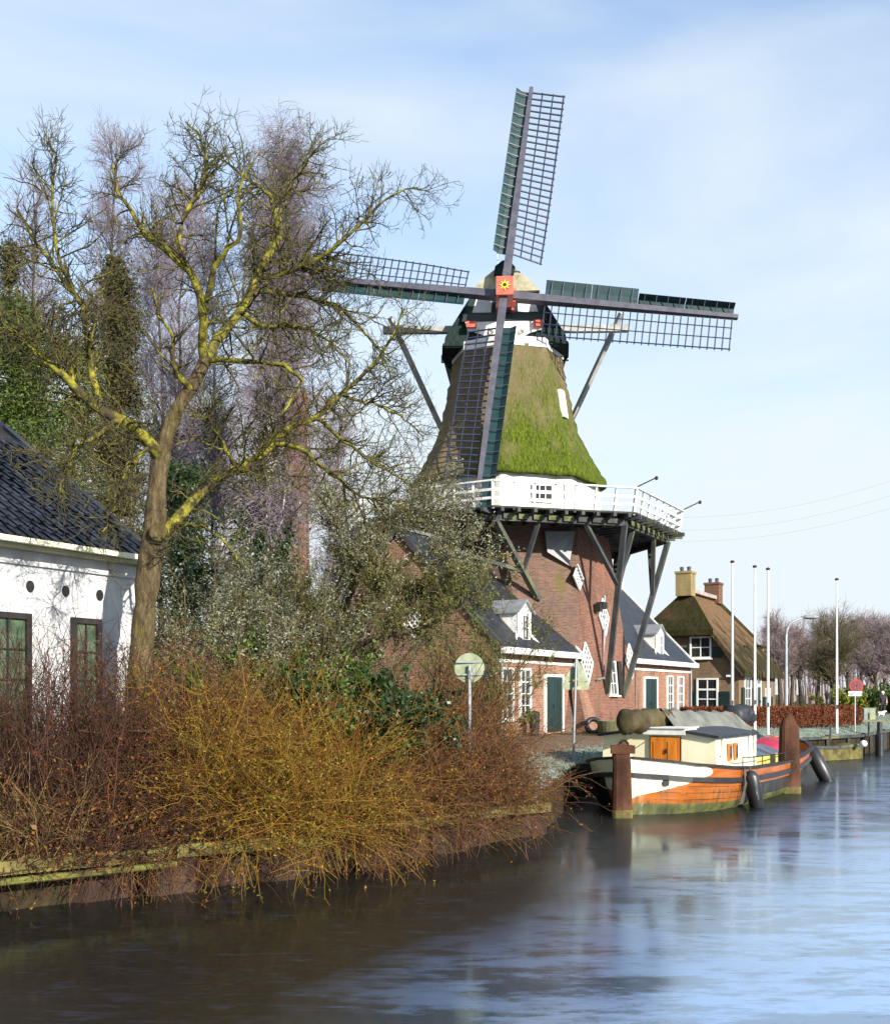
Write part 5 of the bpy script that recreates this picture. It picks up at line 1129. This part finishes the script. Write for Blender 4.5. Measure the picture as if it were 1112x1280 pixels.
b1x = spawn(LP_[[8, 9, 12, 13, 17, 18, 19, 7, 6]], LR_[[8, 9, 12, 13, 17, 18, 19, 7, 6]], 190, .2, 1.0, (30, 80), (.7, 1.8), .55, .007, .2, -.25, 9, r1, 0, .45, 0, .35, .014)
b1y = spawn(LP_[[0, 1, 3, 4, 20, 21]], LR_[[0, 1, 3, 4, 20, 21]], 110, .2, 1.0, (30, 80), (.6, 1.4), .55, .007, .22, -.2, 9, r1, 0, .45, 0, .35, .014)
b1 = (np.concatenate([b1[0], b1y[0]]), np.concatenate([b1[1], b1y[1]]))
b2 = spawn(np.concatenate([b1[0], b1x[0]]), np.concatenate([b1[1], b1x[1]]), 5200, .12, 1.0, (30, 80), (.22, .75), .7, .0048, .28, .3, 6, r1, .08, .6, .0, .4, .009)
b3 = spawn(b2[0], b2[1], 12000, .2, 1.0, (30, 75), (.10, .30), .8, .0038, .28, .45, 4, r1, .18, .8, 0, .3, .0055)
finish(tree, 'branches', [tubes(*b1, 5), tubes(*b1x, 5)], mat('lichen_branch', (.035, .028, .016), (.17, .16, .03), 7, .9, .1, .6, .02, lo=.42, hi=.66), True, 'stuff')
finish(tree, 'twigs', [tubes(*b2, 3), tubes(*b3, 3)], MT['twig'], False, 'stuff')

# --- bare trees in general
def bare_tree(name, label, base_, H, spread, rng, trunk_m, twig_m, counts, trunk_r=.16, droop=0.0, up=.35, lean=(0, 0), t0=.25, category='tree', group=None, tr=(.006, .004), limb_ang=(25, 60), ivy=None, L1=None):
    e = empty(name, tuple(base_), label, category, group); base_ = np.asarray(base_, float)
    z = np.linspace(0, 1, 10); tp = base_+np.stack([lean[0]*z**1.3*H+np.cumsum(rng.normal(size=10))*.012*H*.5, lean[1]*z*H+np.cumsum(rng.normal(size=10))*.012*H*.5, z*H*.97-.15], 1)
    tR = trunk_r*(1-z*.92)
    add('trunk', tubes(tp[None], tR[None], 9), trunk_m, e, True, uv=False)
    a = spawn(tp[None], tR[None], counts[0], t0, .97, limb_ang, L1 or (spread*.7, spread*1.3), .5, .02, .10, up, 8, rng, .25, .25, 0, .55)
    bb = spawn(a[0], a[1], counts[1], .15, 1, (25, 65), (spread*.3, spread*.7), .6, tr[0]*1.3, .14, up*.5-droop, 6, rng, .1, .4, 0, .35, .03)
    cc = spawn(bb[0], bb[1], counts[2], .1, 1, (20, 65), (spread*.14, spread*.42), .7, tr[1], .16, -droop*2+.1, 5, rng, .05-droop*.3, .6, 0, .2, tr[0])
    finish(e, 'limbs', [tubes(*a, 5)], trunk_m, True, 'stuff')
    finish(e, 'crown', [tubes(*bb, 3), tubes(*cc, 3)], twig_m, False, 'stuff')
    return e, tp, a, bb, cc
def gp(u, D):
    p = P(u, HV, D); p[2] = gz(p[0], p[1]); return p
def hgt(v, D): return P(0, v, D)[2]
RG = np.random.default_rng
e, tp, a, bb, cc = bare_tree('birch_tree', 'tall weeping birch with white trunk behind the lichen tree', gp(316, 30), hgt(148, 30), 2.3, RG(21), MT['birch'], MT['twig_purple'], (60, 1000, 13000), .15, .55, .75, (.05, 0), .30, tr=(.007, .0048), limb_ang=(20, 45))
iv = tp[2:5].mean(0); C = iv+RG(3).normal(size=(1900, 3))*V(.42, .35, 1.15)
finish(e, 'ivy', [leaves(C, .085, RG(4), .7)], MT['ivy'], False, 'stuff')
bare_tree('birch_tree', 'slimmer birch with pale trunk just left of the weeping birch', gp(300, 33), hgt(215, 33), 2.0, RG(22), MT['birch'], MT['twig_purple'], (40, 600, 5000), .12, .4, .75, (-.05, 0), .3, tr=(.007, .005), limb_ang=(20, 45))
bare_tree('larch_tree', 'tall narrow purplish bare larch rising above the conifer', gp(148, 37), hgt(148, 37), 1.7, RG(23), MT['brownbark'], MT['twig_purple'], (90, 900, 7500), .16, .0, .5, (0, 0), .35, tr=(.008, .0055), limb_ang=(40, 75))
bare_tree('larch_tree', 'bare purplish larch at the left edge, behind the evergreen', gp(42, 37), hgt(182, 37), 1.6, RG(24), MT['brownbark'], MT['twig_purple'], (80, 800, 6000), .15, .0, .5, (0, 0), .35, tr=(.008, .0055), limb_ang=(40, 75))
bare_tree('alder_tree', 'bare slender alder between the larch and the birches', gp(225, 38), hgt(205, 38), 2.1, RG(25), MT['brownbark'], MT['twig_purple'], (46, 600, 4200), .14, .1, .7, (0, 0), .3, tr=(.008, .0055), limb_ang=(25, 50))
bare_tree('alder_tree', 'broad bare tree filling the sky between conifer and birch', gp(205, 42), hgt(235, 42), 3.4, RG(28), MT['brownbark'], MT['twig_purple'], (50, 700, 6000), .15, .1, .6, (0, 0), .3, tr=(.008, .0052), limb_ang=(25, 60))
bare_tree('alder_tree', 'broad bare tree behind the weeping birch, towards the sail tip', gp(372, 41), hgt(225, 41), 3.0, RG(29), MT['brownbark'], MT['twig_purple'], (46, 650, 5500), .14, .2, .6, (0, 0), .3, tr=(.008, .0052), limb_ang=(25, 60))
bare_tree('alder_tree', 'low bare alder whose haze of twigs fills the gap beside the chimney', gp(425, 36), hgt(505, 36), 2.0, RG(26), MT['brownbark'], MT['twig_purple'], (40, 500, 3800), .12, .1, .6, (0, 0), .2, tr=(.008, .0055), limb_ang=(25, 55))
bare_tree('alder_tree', 'bare bushy alder left of the chimney, behind the shrubs', gp(262, 35), hgt(520, 35), 2.2, RG(27), MT['brownbark'], MT['twig_purple'], (40, 500, 3800), .12, .1, .6, (0, 0), .2, tr=(.008, .0055), limb_ang=(25, 55))

# --- evergreens behind the white house
def evergreen(name, label, base_, H, R, rng, n, m, cone=.9, ls=.09, lean=0, z0=.1, twm=None, clump=.22, nb=150):
    e = empty(name, tuple(base_), label, 'tree'); z = np.linspace(0, 1, 8)
    tp = base_+np.stack([lean*z*H, 0*z, z*H-.1], 1); add('trunk', tubes(tp[None], (.16*(1-z*.9))[None], 8), MT['brownbark'], e, True, uv=False)
    tt = rng.uniform(z0, .99, nb); rad = R*((1-tt)**cone)*rng.uniform(.3, 1.35, nb)*(1+.25*np.sin(tt*23))+.12; an = rng.uniform(0, 2*math.pi, nb)
    S = base_+np.stack([lean*tt*H, 0*tt, tt*H], 1); d = np.stack([np.cos(an), np.sin(an), rng.uniform(-.1, .6, nb)], 1); d /= np.linalg.norm(d, axis=1, keepdims=True)
    a = walk(S, d, rad, np.full(nb, .03), 6, .1, .1, rng)
    finish(e, 'boughs', [tubes(*a, 4)], MT['brownbark'], True, 'stuff')
    k = rng.integers(0, nb, n); x = rng.uniform(.15, 1.0, n)*5; i = np.clip(x.astype(int), 0, 4); f = (x-i)[:, None]
    C = a[0][k, i]*(1-f)+a[0][k, i+1]*f+rng.normal(size=(n, 3))*clump*V(1, 1, .7)
    finish(e, 'crown', [leaves(C, ls, rng, .38)], m, False, 'stuff')
    return e
evergreen('evergreen_tree', 'dense dark green evergreen behind the white house roof', gp(22, 29), hgt(385, 29), 2.7, RG(31), 42000, MT['evergreen'], .5, .062, 0, .15, clump=.30, nb=230)
evergreen('evergreen_tree', 'smaller yellow-green evergreen between the house roof and the conifer', gp(92, 30), hgt(430, 30), 1.9, RG(32), 26000, MT['olive'], .5, .055, 0, .1, clump=.28, nb=190)
evergreen('conifer_tree', 'dark brownish conifer with ragged top behind the lichen tree', gp(146, 34), hgt(318, 34), 2.0, RG(33), 34000, MT['conif'], .7, .065, 0, .12, clump=.24, nb=260)
evergreen('evergreen_tree', 'dark evergreen low behind the tree trunk', gp(232, 27), hgt(585, 27), 1.1, RG(34), 14000, MT['ivy'], .5, .06, 0, .05, clump=.25)
evergreen('conifer_tree', 'narrow brown conifer at the far left edge', gp(12, 35), hgt(300, 35), 1.3, RG(35), 14000, MT['conif'], .8, .07, 0, .2, clump=.2)

# --- leafy shrubs
def shrub(name, label, base_, H, R, rng, nst, ntw, nleaf, stem_m, leaf_m, ls=.05, aspect=.35, spread=(15, 65), stem_r=.022, droop=.1, zlow=.1, wig=.16, tw=(.35, .9), fill=1.0, off=(0, 0)):
    e = empty(name, tuple(base_), label, 'shrub'); base_ = np.asarray(base_, float)
    S = base_+np.stack([rng.normal(size=nst)*R*.22, rng.normal(size=nst)*R*.18, np.full(nst, -.1)], 1)
    an = rng.uniform(0, 2*math.pi, nst); til = np.radians(rng.uniform(spread[0], spread[1], nst)); d = np.stack([np.cos(an)*np.sin(til)+off[0], np.sin(an)*np.sin(til)+off[1], np.cos(til)], 1); d /= np.linalg.norm(d, axis=1, keepdims=True)
    L = H*rng.uniform(.65, 1.12, nst)/np.maximum(.45, np.cos(til)*.9+.15)*.9; L = np.minimum(L, np.hypot(H, R)*1.1)
    a = walk(S, d, L, rng.uniform(.6, 1.2, nst)*stem_r, 9, wig*.6, -droop, rng, .3)
    bb = spawn(a[0], a[1], ntw, zlow, 1, (20, 65), tw, .6, .006, wig, .15, 5, rng, .1, .5, 0, .3, .012)
    finish(e, 'stems', [tubes(*a, 5), tubes(*bb, 3)], stem_m, False, 'stuff')
    if nleaf:
        k = rng.integers(0, ntw, nleaf); x = rng.uniform(.1, 1.0, nleaf)*4; i = np.clip(x.astype(int), 0, 3); f = (x-i)[:, None]
        C = bb[0][k, i]*(1-f)+bb[0][k, i+1]*f+rng.normal(size=(nleaf, 3))*.05
        finish(e, 'foliage', [leaves(C, ls, rng, aspect, .2)], leaf_m, False, 'stuff')
    return e, a, bb
shrub('silvery_shrub', 'silvery grey-green shrub right of the tree trunk', gp(285, 22.5), 5.6, 2.0, RG(41), 60, 2200, 26000, MT['twig_olive'], MT['silver'], .034, .3, (5, 45))
shrub('silvery_shrub', 'silvery shrub in front of the old brick chimney', gp(395, 25), 6.0, 2.1, RG(42), 60, 2200, 22000, MT['twig_olive'], MT['silver'], .036, .3, (5, 45))
shrub('silvery_shrub', 'low silvery shrub close against the tree trunk', gp(238, 20.5), 4.0, 1.2, RG(43), 40, 1000, 10000, MT['twig_olive'], MT['silver'], .032, .3, (5, 40))
shrub('silvery_shrub', 'grey-green shrub between the brick chimney and the crooked tree', gp(345, 23.5), 4.6, 1.8, RG(47), 50, 1800, 14000, MT['twig_olive'], MT['olive'], .038, .35, (5, 50))
shrub('ivy_shrub', 'dark ivy-covered mass below the birch', gp(330, 27), 6.6, 1.1, RG(48), 30, 700, 16000, MT['brownbark'], MT['ivy'], .06, .6, (2, 22))
shrub('evergreen_shrub', 'dark green holly-like shrub under the crooked tree', gp(425, 20.6), 2.3, 1.7, RG(44), 46, 800, 24000, MT['brownbark'], MT['ivy'], .06, .55)
shrub('evergreen_shrub', 'dark evergreen shrub below the silvery shrubs', gp(330, 20.6), 2.7, 1.7, RG(45), 46, 800, 22000, MT['brownbark'], MT['evergreen'], .06, .5)
shrub('evergreen_shrub', 'green shrub against the brick gable beside the round sign', gp(600, 30), 2.0, 1.0, RG(46), 26, 360, 8000, MT['brownbark'], MT['evergreen'], .06, .5, (5, 35))
# crooked small tree with grey-green leaves before the brick gable
ap = gp(430, 24.5); cr_ = empty('crooked_tree', tuple(ap), 'crooked dark-limbed small tree with grey-green leaves before the brick gable', 'tree'); rc = RG(51)
DC = 24.5
def lim2(pts, n=12):
    q = np.array([list(P(a, b_, DC+d))+[r*(DC+d)/F] for a, b_, d, r in pts]); rs = resample(q, n); return rs[:, :3], np.maximum(rs[:, 3], .006)
cl = [[(432, 935, 0, 9), (428, 890, 0, 8), (424, 850, 0, 7), (432, 800, .1, 6.5), (470, 765, .2, 5.5), (500, 745, .3, 4.5), (540, 742, .4, 3), (580, 720, .5, 2)],
      [(424, 850, 0, 6), (440, 790, -.3, 5.5), (470, 770, -.5, 5), (472, 720, -.5, 4.5), (460, 690, -.4, 4), (478, 655, -.3, 3), (520, 640, -.2, 2), (560, 620, 0, 1.3)],
      [(428, 860, 0, 6), (432, 760, .4, 5), (445, 725, .6, 4.5), (440, 690, .7, 3.5), (420, 660, .8, 2.5), (410, 630, .9, 1.5)],
      [(465, 770, .2, 4), (500, 710, .5, 3.5), (540, 690, .6, 2.5), (580, 680, .7, 1.6), (612, 690, .8, 1)],
      [(424, 870, 0, 5), (402, 800, -.5, 4), (395, 770, -.6, 3), (370, 745, -.7, 2)],
      [(430, 830, 0, 4), (460, 800, -.6, 3.6), (510, 790, -.8, 2.8), (560, 770, -1, 2), (600, 740, -1.1, 1.2)],
      [(478, 660, -.3, 3), (500, 640, .1, 2.4), (540, 640, .4, 1.8), (575, 650, .6, 1)]]
q = [lim2(c) for c in cl]; LPc = np.array([x[0] for x in q]); LRc = np.array([x[1] for x in q])
for i in range(len(cl)): add('trunk' if i == 0 else 'limb', tubes(LPc[i:i+1], LRc[i:i+1], 8), MT['twig_dark'] if False else MT['brownbark'], cr_, True, uv=False)
c1b = spawn(LPc, LRc, 260, .3, 1, (30, 75), (.5, 1.4), .5, .010, .16, .25, 7, rc, .15, .4, 0, .3, .02)
c2b = spawn(c1b[0], c1b[1], 2600, .1, 1, (25, 70), (.25, .7), .6, .006, .2, .3, 5, rc, .1, .6, 0, .3, .009)
finish(cr_, 'twigs', [tubes(*c1b, 4), tubes(*c2b, 3)], MT['twig_olive'], False, 'stuff')
k = rc.integers(0, 2600, 30000); x = rc.uniform(.1, 1, 30000)*4; i = np.clip(x.astype(int), 0, 3); f = (x-i)[:, None]
C = c2b[0][k, i]*(1-f)+c2b[0][k, i+1]*f+rc.normal(size=(30000, 3))*.045
sel = C[:, 2] > P(0, 700, 24.5)[2]+rc.normal(size=30000)*.35
finish(cr_, 'silver_foliage', [leaves(C[sel], .036, rc, .32, .2)], MT['silver'], False, 'stuff'); finish(cr_, 'olive_foliage', [leaves(C[~sel], .038, rc, .4, .2)], MT['olive'], False, 'stuff')
shrub('twiggy_shrub', 'golden-brown twiggy shrub at the corner of the slate-roofed house', gp(585, 27), 4.4, 1.5, RG(52), 44, 1500, 9000, MT['twig'], MT['olive'], .04, .4, (8, 40))
shrub('twiggy_shrub', 'reddish bare shrub with arching stems behind the round sign', gp(560, 23), 2.9, 1.4, RG(53), 40, 900, 0, MT['rose'], None, .04, .4, (5, 45))

# --- dense stems along the water
def thicket(name, label, spots, H, rng, nst, ntw, stem_m, spread, droop, r=.008, lean=(0, 0), tw=(.3, .9), berries=0, berry_c=None, wig=.10, cat_='shrub', leafn=0, leafm=None, hvar=(.45, 1.1), bs=.018, ang=(15, 60)):
    """spots: (u, D, half-width) along the top of the bank"""
    sp_ = np.array(spots, float); k = rng.choice(len(sp_), nst, p=sp_[:, 2]/sp_[:, 2].sum())
    b0 = np.array([gp(s[0], s[1]) for s in sp_]); e = empty(name, tuple(b0.mean(0)), label, cat_)
    S = b0[k]+np.stack([rng.normal(size=nst)*sp_[k, 2]*.55, rng.normal(size=nst)*sp_[k, 2]*.38, np.full(nst, -.08)], 1)
    for i_ in range(nst): S[i_, 2] = gz(S[i_, 0], S[i_, 1])-.06
    an = rng.uniform(0, 2*math.pi, nst); til = np.radians(rng.uniform(spread[0], spread[1], nst)); d = np.stack([np.cos(an)*np.sin(til)+lean[0], np.sin(an)*np.sin(til)+lean[1], np.cos(til)], 1); d /= np.linalg.norm(d, axis=1, keepdims=True)
    a = walk(S, d, H*rng.uniform(hvar[0], hvar[1], nst), rng.uniform(.7, 1.3, nst)*r, 9, wig, -droop, rng, .4)
    bb = spawn(a[0], a[1], ntw, .12, 1, ang, tw, .7, r*.55, wig*1.6, -droop*.3, 5, rng, .02, .6, 0, .2, r*.8)
    finish(e, 'stems', [tubes(*a, 4), tubes(*bb, 3)], stem_m, False, 'stuff')
    if leafn:
        C = bb[0][rng.integers(0, ntw, leafn), rng.integers(1, 5, leafn)]+rng.normal(size=(leafn, 3))*.03; finish(e, 'leaves', [leaves(C, .026, rng, .5)], leafm, False, 'stuff')
    if berries:
        C = bb[0][rng.integers(0, ntw, berries), 4]+rng.normal(size=(berries, 3))*.03; v0 = V([0, 0, 1], [1, 0, 0], [0, 1, 0], [-1, 0, 0], [0, -1, 0], [0, 0, -1]) if False else np.array([[0, 0, 1], [1, 0, 0], [0, 1, 0], [-1, 0, 0], [0, -1, 0], [0, 0, -1]], float)
        f0 = np.array([(0, 1, 2), (0, 2, 3), (0, 3, 4), (0, 4, 1), (5, 2, 1), (5, 3, 2), (5, 4, 3), (5, 1, 4)])
        vv = (C[:, None, :]+v0[None]*(bs*rng.uniform(.7, 1.2, berries))[:, None, None]).reshape(-1, 3); ff = (np.arange(berries)[:, None, None]*6+f0[None]).reshape(-1, 3)
        o = add('rose_hips', (vv, ff), MT['berry'], e, False, uv=False); o['kind'] = 'stuff'
    return e
WAT = U(V(.6, -.8, 0))   # from the bank out over the water, near the camera
thicket('golden_shrub', 'dense golden-olive dogwood shrub leaning over the water', [(300, 17.0, 1.0), (350, 17.6, 1.1), (405, 18.2, .9), (262, 17.0, .7)], 2.5, RG(61), 1500, 5200, MT['gold'], (3, 80), .68, .0075, (.05, -.06), (.3, 1.1), 60, ang=(15, 70), wig=.17, hvar=(.35, 1.15), leafn=15000, leafm=MT['gold_leaf'])
thicket('rose_shrub', 'brown rose thicket with red hips right of the golden shrub', [(470, 19.3, .9), (515, 20.2, 1.0), (560, 21.2, 1.0), (595, 22.0, .7), (612, 22.6, .4), (535, 21.8, 1.0)], 2.15, RG(62), 2200, 8000, MT['rose'], (3, 84), .7, .0075, (.04, -.08), (.3, 1.0), 200, bs=.018, wig=.19, hvar=(.3, 1.1), leafn=16000, leafm=MT['rust_leaf'])
thicket('rose_shrub', 'tall dark rose stems with hips against the white house wall', [(20, 15.3, .9), (80, 15.8, 1.0), (135, 16.4, .8)], 2.9, RG(63), 420, 2600, MT['rosedark'], (2, 34), .2, .0085, (0, -.02), (.3, .9), 300, wig=.12, hvar=(.4, 1.15), bs=.017)
thicket('bramble_thicket', 'dark low bramble thicket at the foot of the white house', [(-20, 14.9, .9), (60, 15.2, 1.0), (130, 15.8, 1.0), (190, 16.5, .9), (235, 17.2, .8)], 1.45, RG(64), 1300, 4200, MT['rosedark'], (10, 75), .6, .008, (.03, -.03), (.3, .8), 100, leafn=9000, leafm=MT['rust_leaf'], wig=.16)
thicket('bramble_thicket', 'brown bramble between the tree trunk and the golden shrub', [(205, 17.6, .8), (245, 18.0, .9), (215, 18.6, .8), (300, 19.2, 1.0)], 2.45, RG(65), 1100, 4200, MT['rose'], (5, 55), .4, .008, (0, 0), (.3, .9), 40, leafn=7000, leafm=MT['rust_leaf'])
thicket('golden_shrub', 'yellow-green shrub tops behind the golden dogwood', [(395, 19.4, .9), (440, 19.6, .8)], 1.75, RG(66), 420, 1500, MT['gold'], (3, 45), .4, .008, (0, 0), (.3, .8), 0, leafn=1800, leafm=MT['yellowgreen'])
thicket('reed_tuft', 'straw-coloured dry stems hanging over the bank at the left edge', [(5, 14.6, .6), (45, 14.8, .5)], 1.5, RG(67), 120, 260, MT['straw'], (5, 50), .7, .0055, (.1, -.15), (.2, .6), 0)
thicket('overhanging_twigs', 'pale dead twigs drooping from the bank into the water', [(150, 15.6, .5), (185, 15.9, .4), (400, 17.6, .5), (440, 18.1, .6), (480, 18.7, .5), (560, 20.2, .5)], 1.3, RG(68), 420, 1700, MT['rose'], (55, 95), 1.1, .007, (.5, -.7), (.2, .6), 0)
thicket('overhanging_twigs', 'olive twigs with red hips drooping beside the barge', [(622, 21.9, .35), (636, 22.3, .3), (644, 22.7, .25)], .8, RG(69), 200, 800, MT['gold'], (25, 85), .8, .006, (.2, -.2), (.2, .6), 150, bs=.024)
# litter under the shrubs
rl = RG(70); n = 9000; kk = rl.integers(kat(-14, 8.4), kat(2, 22.3), n); oo = rl.uniform(.02, 3.5, n)
C = np.stack([BP[kk, 0]+BN[kk, 0]*oo+rl.normal(size=n)*.4, BP[kk, 1]+BN[kk, 1]*oo+rl.normal(size=n)*.3, gz_off(oo, -.83)+.03+rl.uniform(0, .06, n)], 1)
lt = add('leaf_litter', leaves(C, .05, rl, .7), isl('dead_leaf', [(.05, .025, .012), (.12, .06, .025), (.17, .09, .04), (.08, .06, .03)]), uv=False); tag(lt, 'brown dead leaves covering the bank under the shrubs', 'leaf litter', kind='stuff')
# frosted grass blades
n = 9000; ks = rl.integers(kat(2, 22.3), kat(34, 74), n); oo = rl.uniform(.05, 2.6, n)*np.where(ks < kat(9, 37.6), .36, 1.0)
C = np.stack([BP[ks, 0]+BN[ks, 0]*oo+rl.normal(size=n)*.3*BT[ks, 0], BP[ks, 1]+BN[ks, 1]*oo+rl.normal(size=n)*.3*BT[ks, 1], gz_off(oo, -.5)], 1)
a = walk(C, U(V(0, 0, 1))[None]+rl.normal(size=(n, 3))*.4, rl.uniform(.08, .2, n), np.full(n, .008), 3, .2, -.5, rl)
gr = add('grass', tubes(*a, 3), isl('frosted_blade', [(.11, .13, .08), (.22, .26, .22), (.34, .38, .36), (.14, .15, .06)]), uv=False); tag(gr, 'frosted short grass along the quay edge', 'grass', kind='stuff')

# --- copper beech hedge
def hedge(label, p0, p1, w_, h_, rng, n):
    e = empty('beech_hedge', tuple(p0), label, 'hedge'); d = p1-p0; L = np.linalg.norm(d[:2]); d = d/L; nn = V(-d[1], d[0], 0)
    add('hedge_core', box((p0+p1)/2+Zv*h_*.47, L-.1, w_-.16, h_*.94, d, nn), MT['brownbark'], e)
    s = rng.uniform(0, L, n); f = rng.integers(0, 5, n); y = np.where(f < 2, -w_/2, np.where(f == 2, w_/2, rng.uniform(-w_/2, w_/2, n))); z = np.where(f < 3, rng.uniform(0, h_, n), h_); s = np.where(f == 4, np.where(rng.random(n) < .5, 0, L), s); z = np.where(f == 4, rng.uniform(0, h_, n), z)
    C = p0+d*s[:, None]+nn*y[:, None]+Zv*z[:, None]+rng.normal(size=(n, 3))*.05
    finish(e, 'leaves', [leaves(C, .045, rng, .6)], MT['beech'], False, 'stuff')
def gq(u, D): p = P(u, HV, D); p[2] = 0; return p
hedge('clipped copper beech hedge in front of the thatched house', gq(855, 47.6), gq(990, 49.2), .7, .85, RG(81), 17000)
hedge('clipped copper beech hedge running on behind the lone flagpole', gq(993, 49.6), gq(1068, 53), .7, .84, RG(82), 12000)

# --- wood at the far end
far = [(1052, 80, 774, 3.4, 'olive'), (975, 108, 775, 3.0, 'far'), (1003, 112, 783, 3.0, 'far'), (1022, 122, 776, 3.4, 'far'), (1040, 128, 780, 3.4, 'far'), (1075, 118, 776, 3.6, 'far'), (1096, 110, 783, 3.4, 'far'), (1118, 105, 790, 3.4, 'far'), (960, 125, 795, 3.0, 'far'), (1060, 135, 782, 3.4, 'far'), (990, 135, 786, 3.4, 'far'), (1105, 140, 788, 3.6, 'far'), (1140, 120, 790, 3.4, 'far')]
for i, (u, D, v, sp_, kd) in enumerate(far):
    if kd == 'olive': bare_tree('bare_tree', 'bare spreading tree with dark trunk behind the lone flagpole', gp(u-12, D), hgt(v, D)*.95, sp_, RG(90), MT['brownbark'], MT['twig_olive'], (34, 380, 2200), .22, 0, .5, (.04, 0), .22, tr=(.014, .009), limb_ang=(25, 65))
    else: bare_tree('bare_tree', 'pale bare tree in the misty wood beyond the hedge', gp(u, D), hgt(v, D), sp_, RG(90+i), MT['brownbark'], MT['twig_far'], (26, 320, 1900), .26, 0, .6, (0, 0), .3, tr=(.02, .015), limb_ang=(20, 55), group='bare trees of the far wood')
shrub('evergreen_shrub', 'bright green shrub behind the red no-stopping sign', gp(1062, 66), 1.9, 1.6, RG(121), 26, 300, 5000, MT['brownbark'], MT['yellowgreen'], .11, .5, (5, 50))
shrub('evergreen_shrub', 'dark green shrubs behind the utility cabinet', gp(1081, 78), 2.3, 1.9, RG(122), 30, 360, 7000, MT['brownbark'], MT['evergreen'], .12, .5, (5, 55))
shrub('evergreen_shrub', 'dark green shrub behind the walker', gp(1116, 84), 2.6, 2.2, RG(123), 30, 360, 7000, MT['brownbark'], MT['evergreen'], .12, .5, (5, 55))

# --- the wood behind, one mass of trunks and twigs
rw = RG(200); n = 170; DD = rw.uniform(150, 260, n); uu = rw.uniform(930, 1230, n); S = np.array([P(u, HV, d) for u, d in zip(uu, DD)]); S[:, 2] = 0
Hh = rw.uniform(8, 13, n)*DD/190
a = walk(S, np.tile(V(0, 0, 1), (n, 1)), Hh, rw.uniform(.16, .3, n), 7, .05, 0, rw, .15)
bb = spawn(a[0], a[1], 2600, .25, 1, (25, 60), (2.0, 4.5), .4, .03, .1, .5, 6, rw, .2, .3, 0, .4, .08)
cc = spawn(bb[0], bb[1], 9000, .1, 1, (20, 60), (.8, 2.0), .6, .025, .15, .1, 4, rw, .1, .5, 0, .3, .04)
o = add('distant_wood', cat([tubes(*a, 5), tubes(*bb, 3), tubes(*cc, 3)]), MT['twig_far'], uv=False); tag(o, 'grey-lilac bare wood fading into mist at the far end of the canal', 'wood', kind='stuff')

# --- mist
mv = bpy.data.materials.new('mist'); mv.use_nodes = True; t = mv.node_tree; t.nodes.remove(t.nodes['Principled BSDF'])
pv_ = t.nodes.new('ShaderNodeVolumePrincipled'); pv_.inputs['Color'].default_value = (.93, .94, .98, 1); pv_.inputs['Density'].default_value = HAZE; pv_.inputs['Anisotropy'].default_value = .2
t.links.new(pv_.outputs[0], t.nodes['Material Output'].inputs['Volume'])
if HAZE > 0:
    hz_ = add('haze', box((900, 1100, 11), 6400, 6600, 28), mv, uv=False); tag(hz_, 'thin pale winter mist in the air', 'haze', kind='stuff')
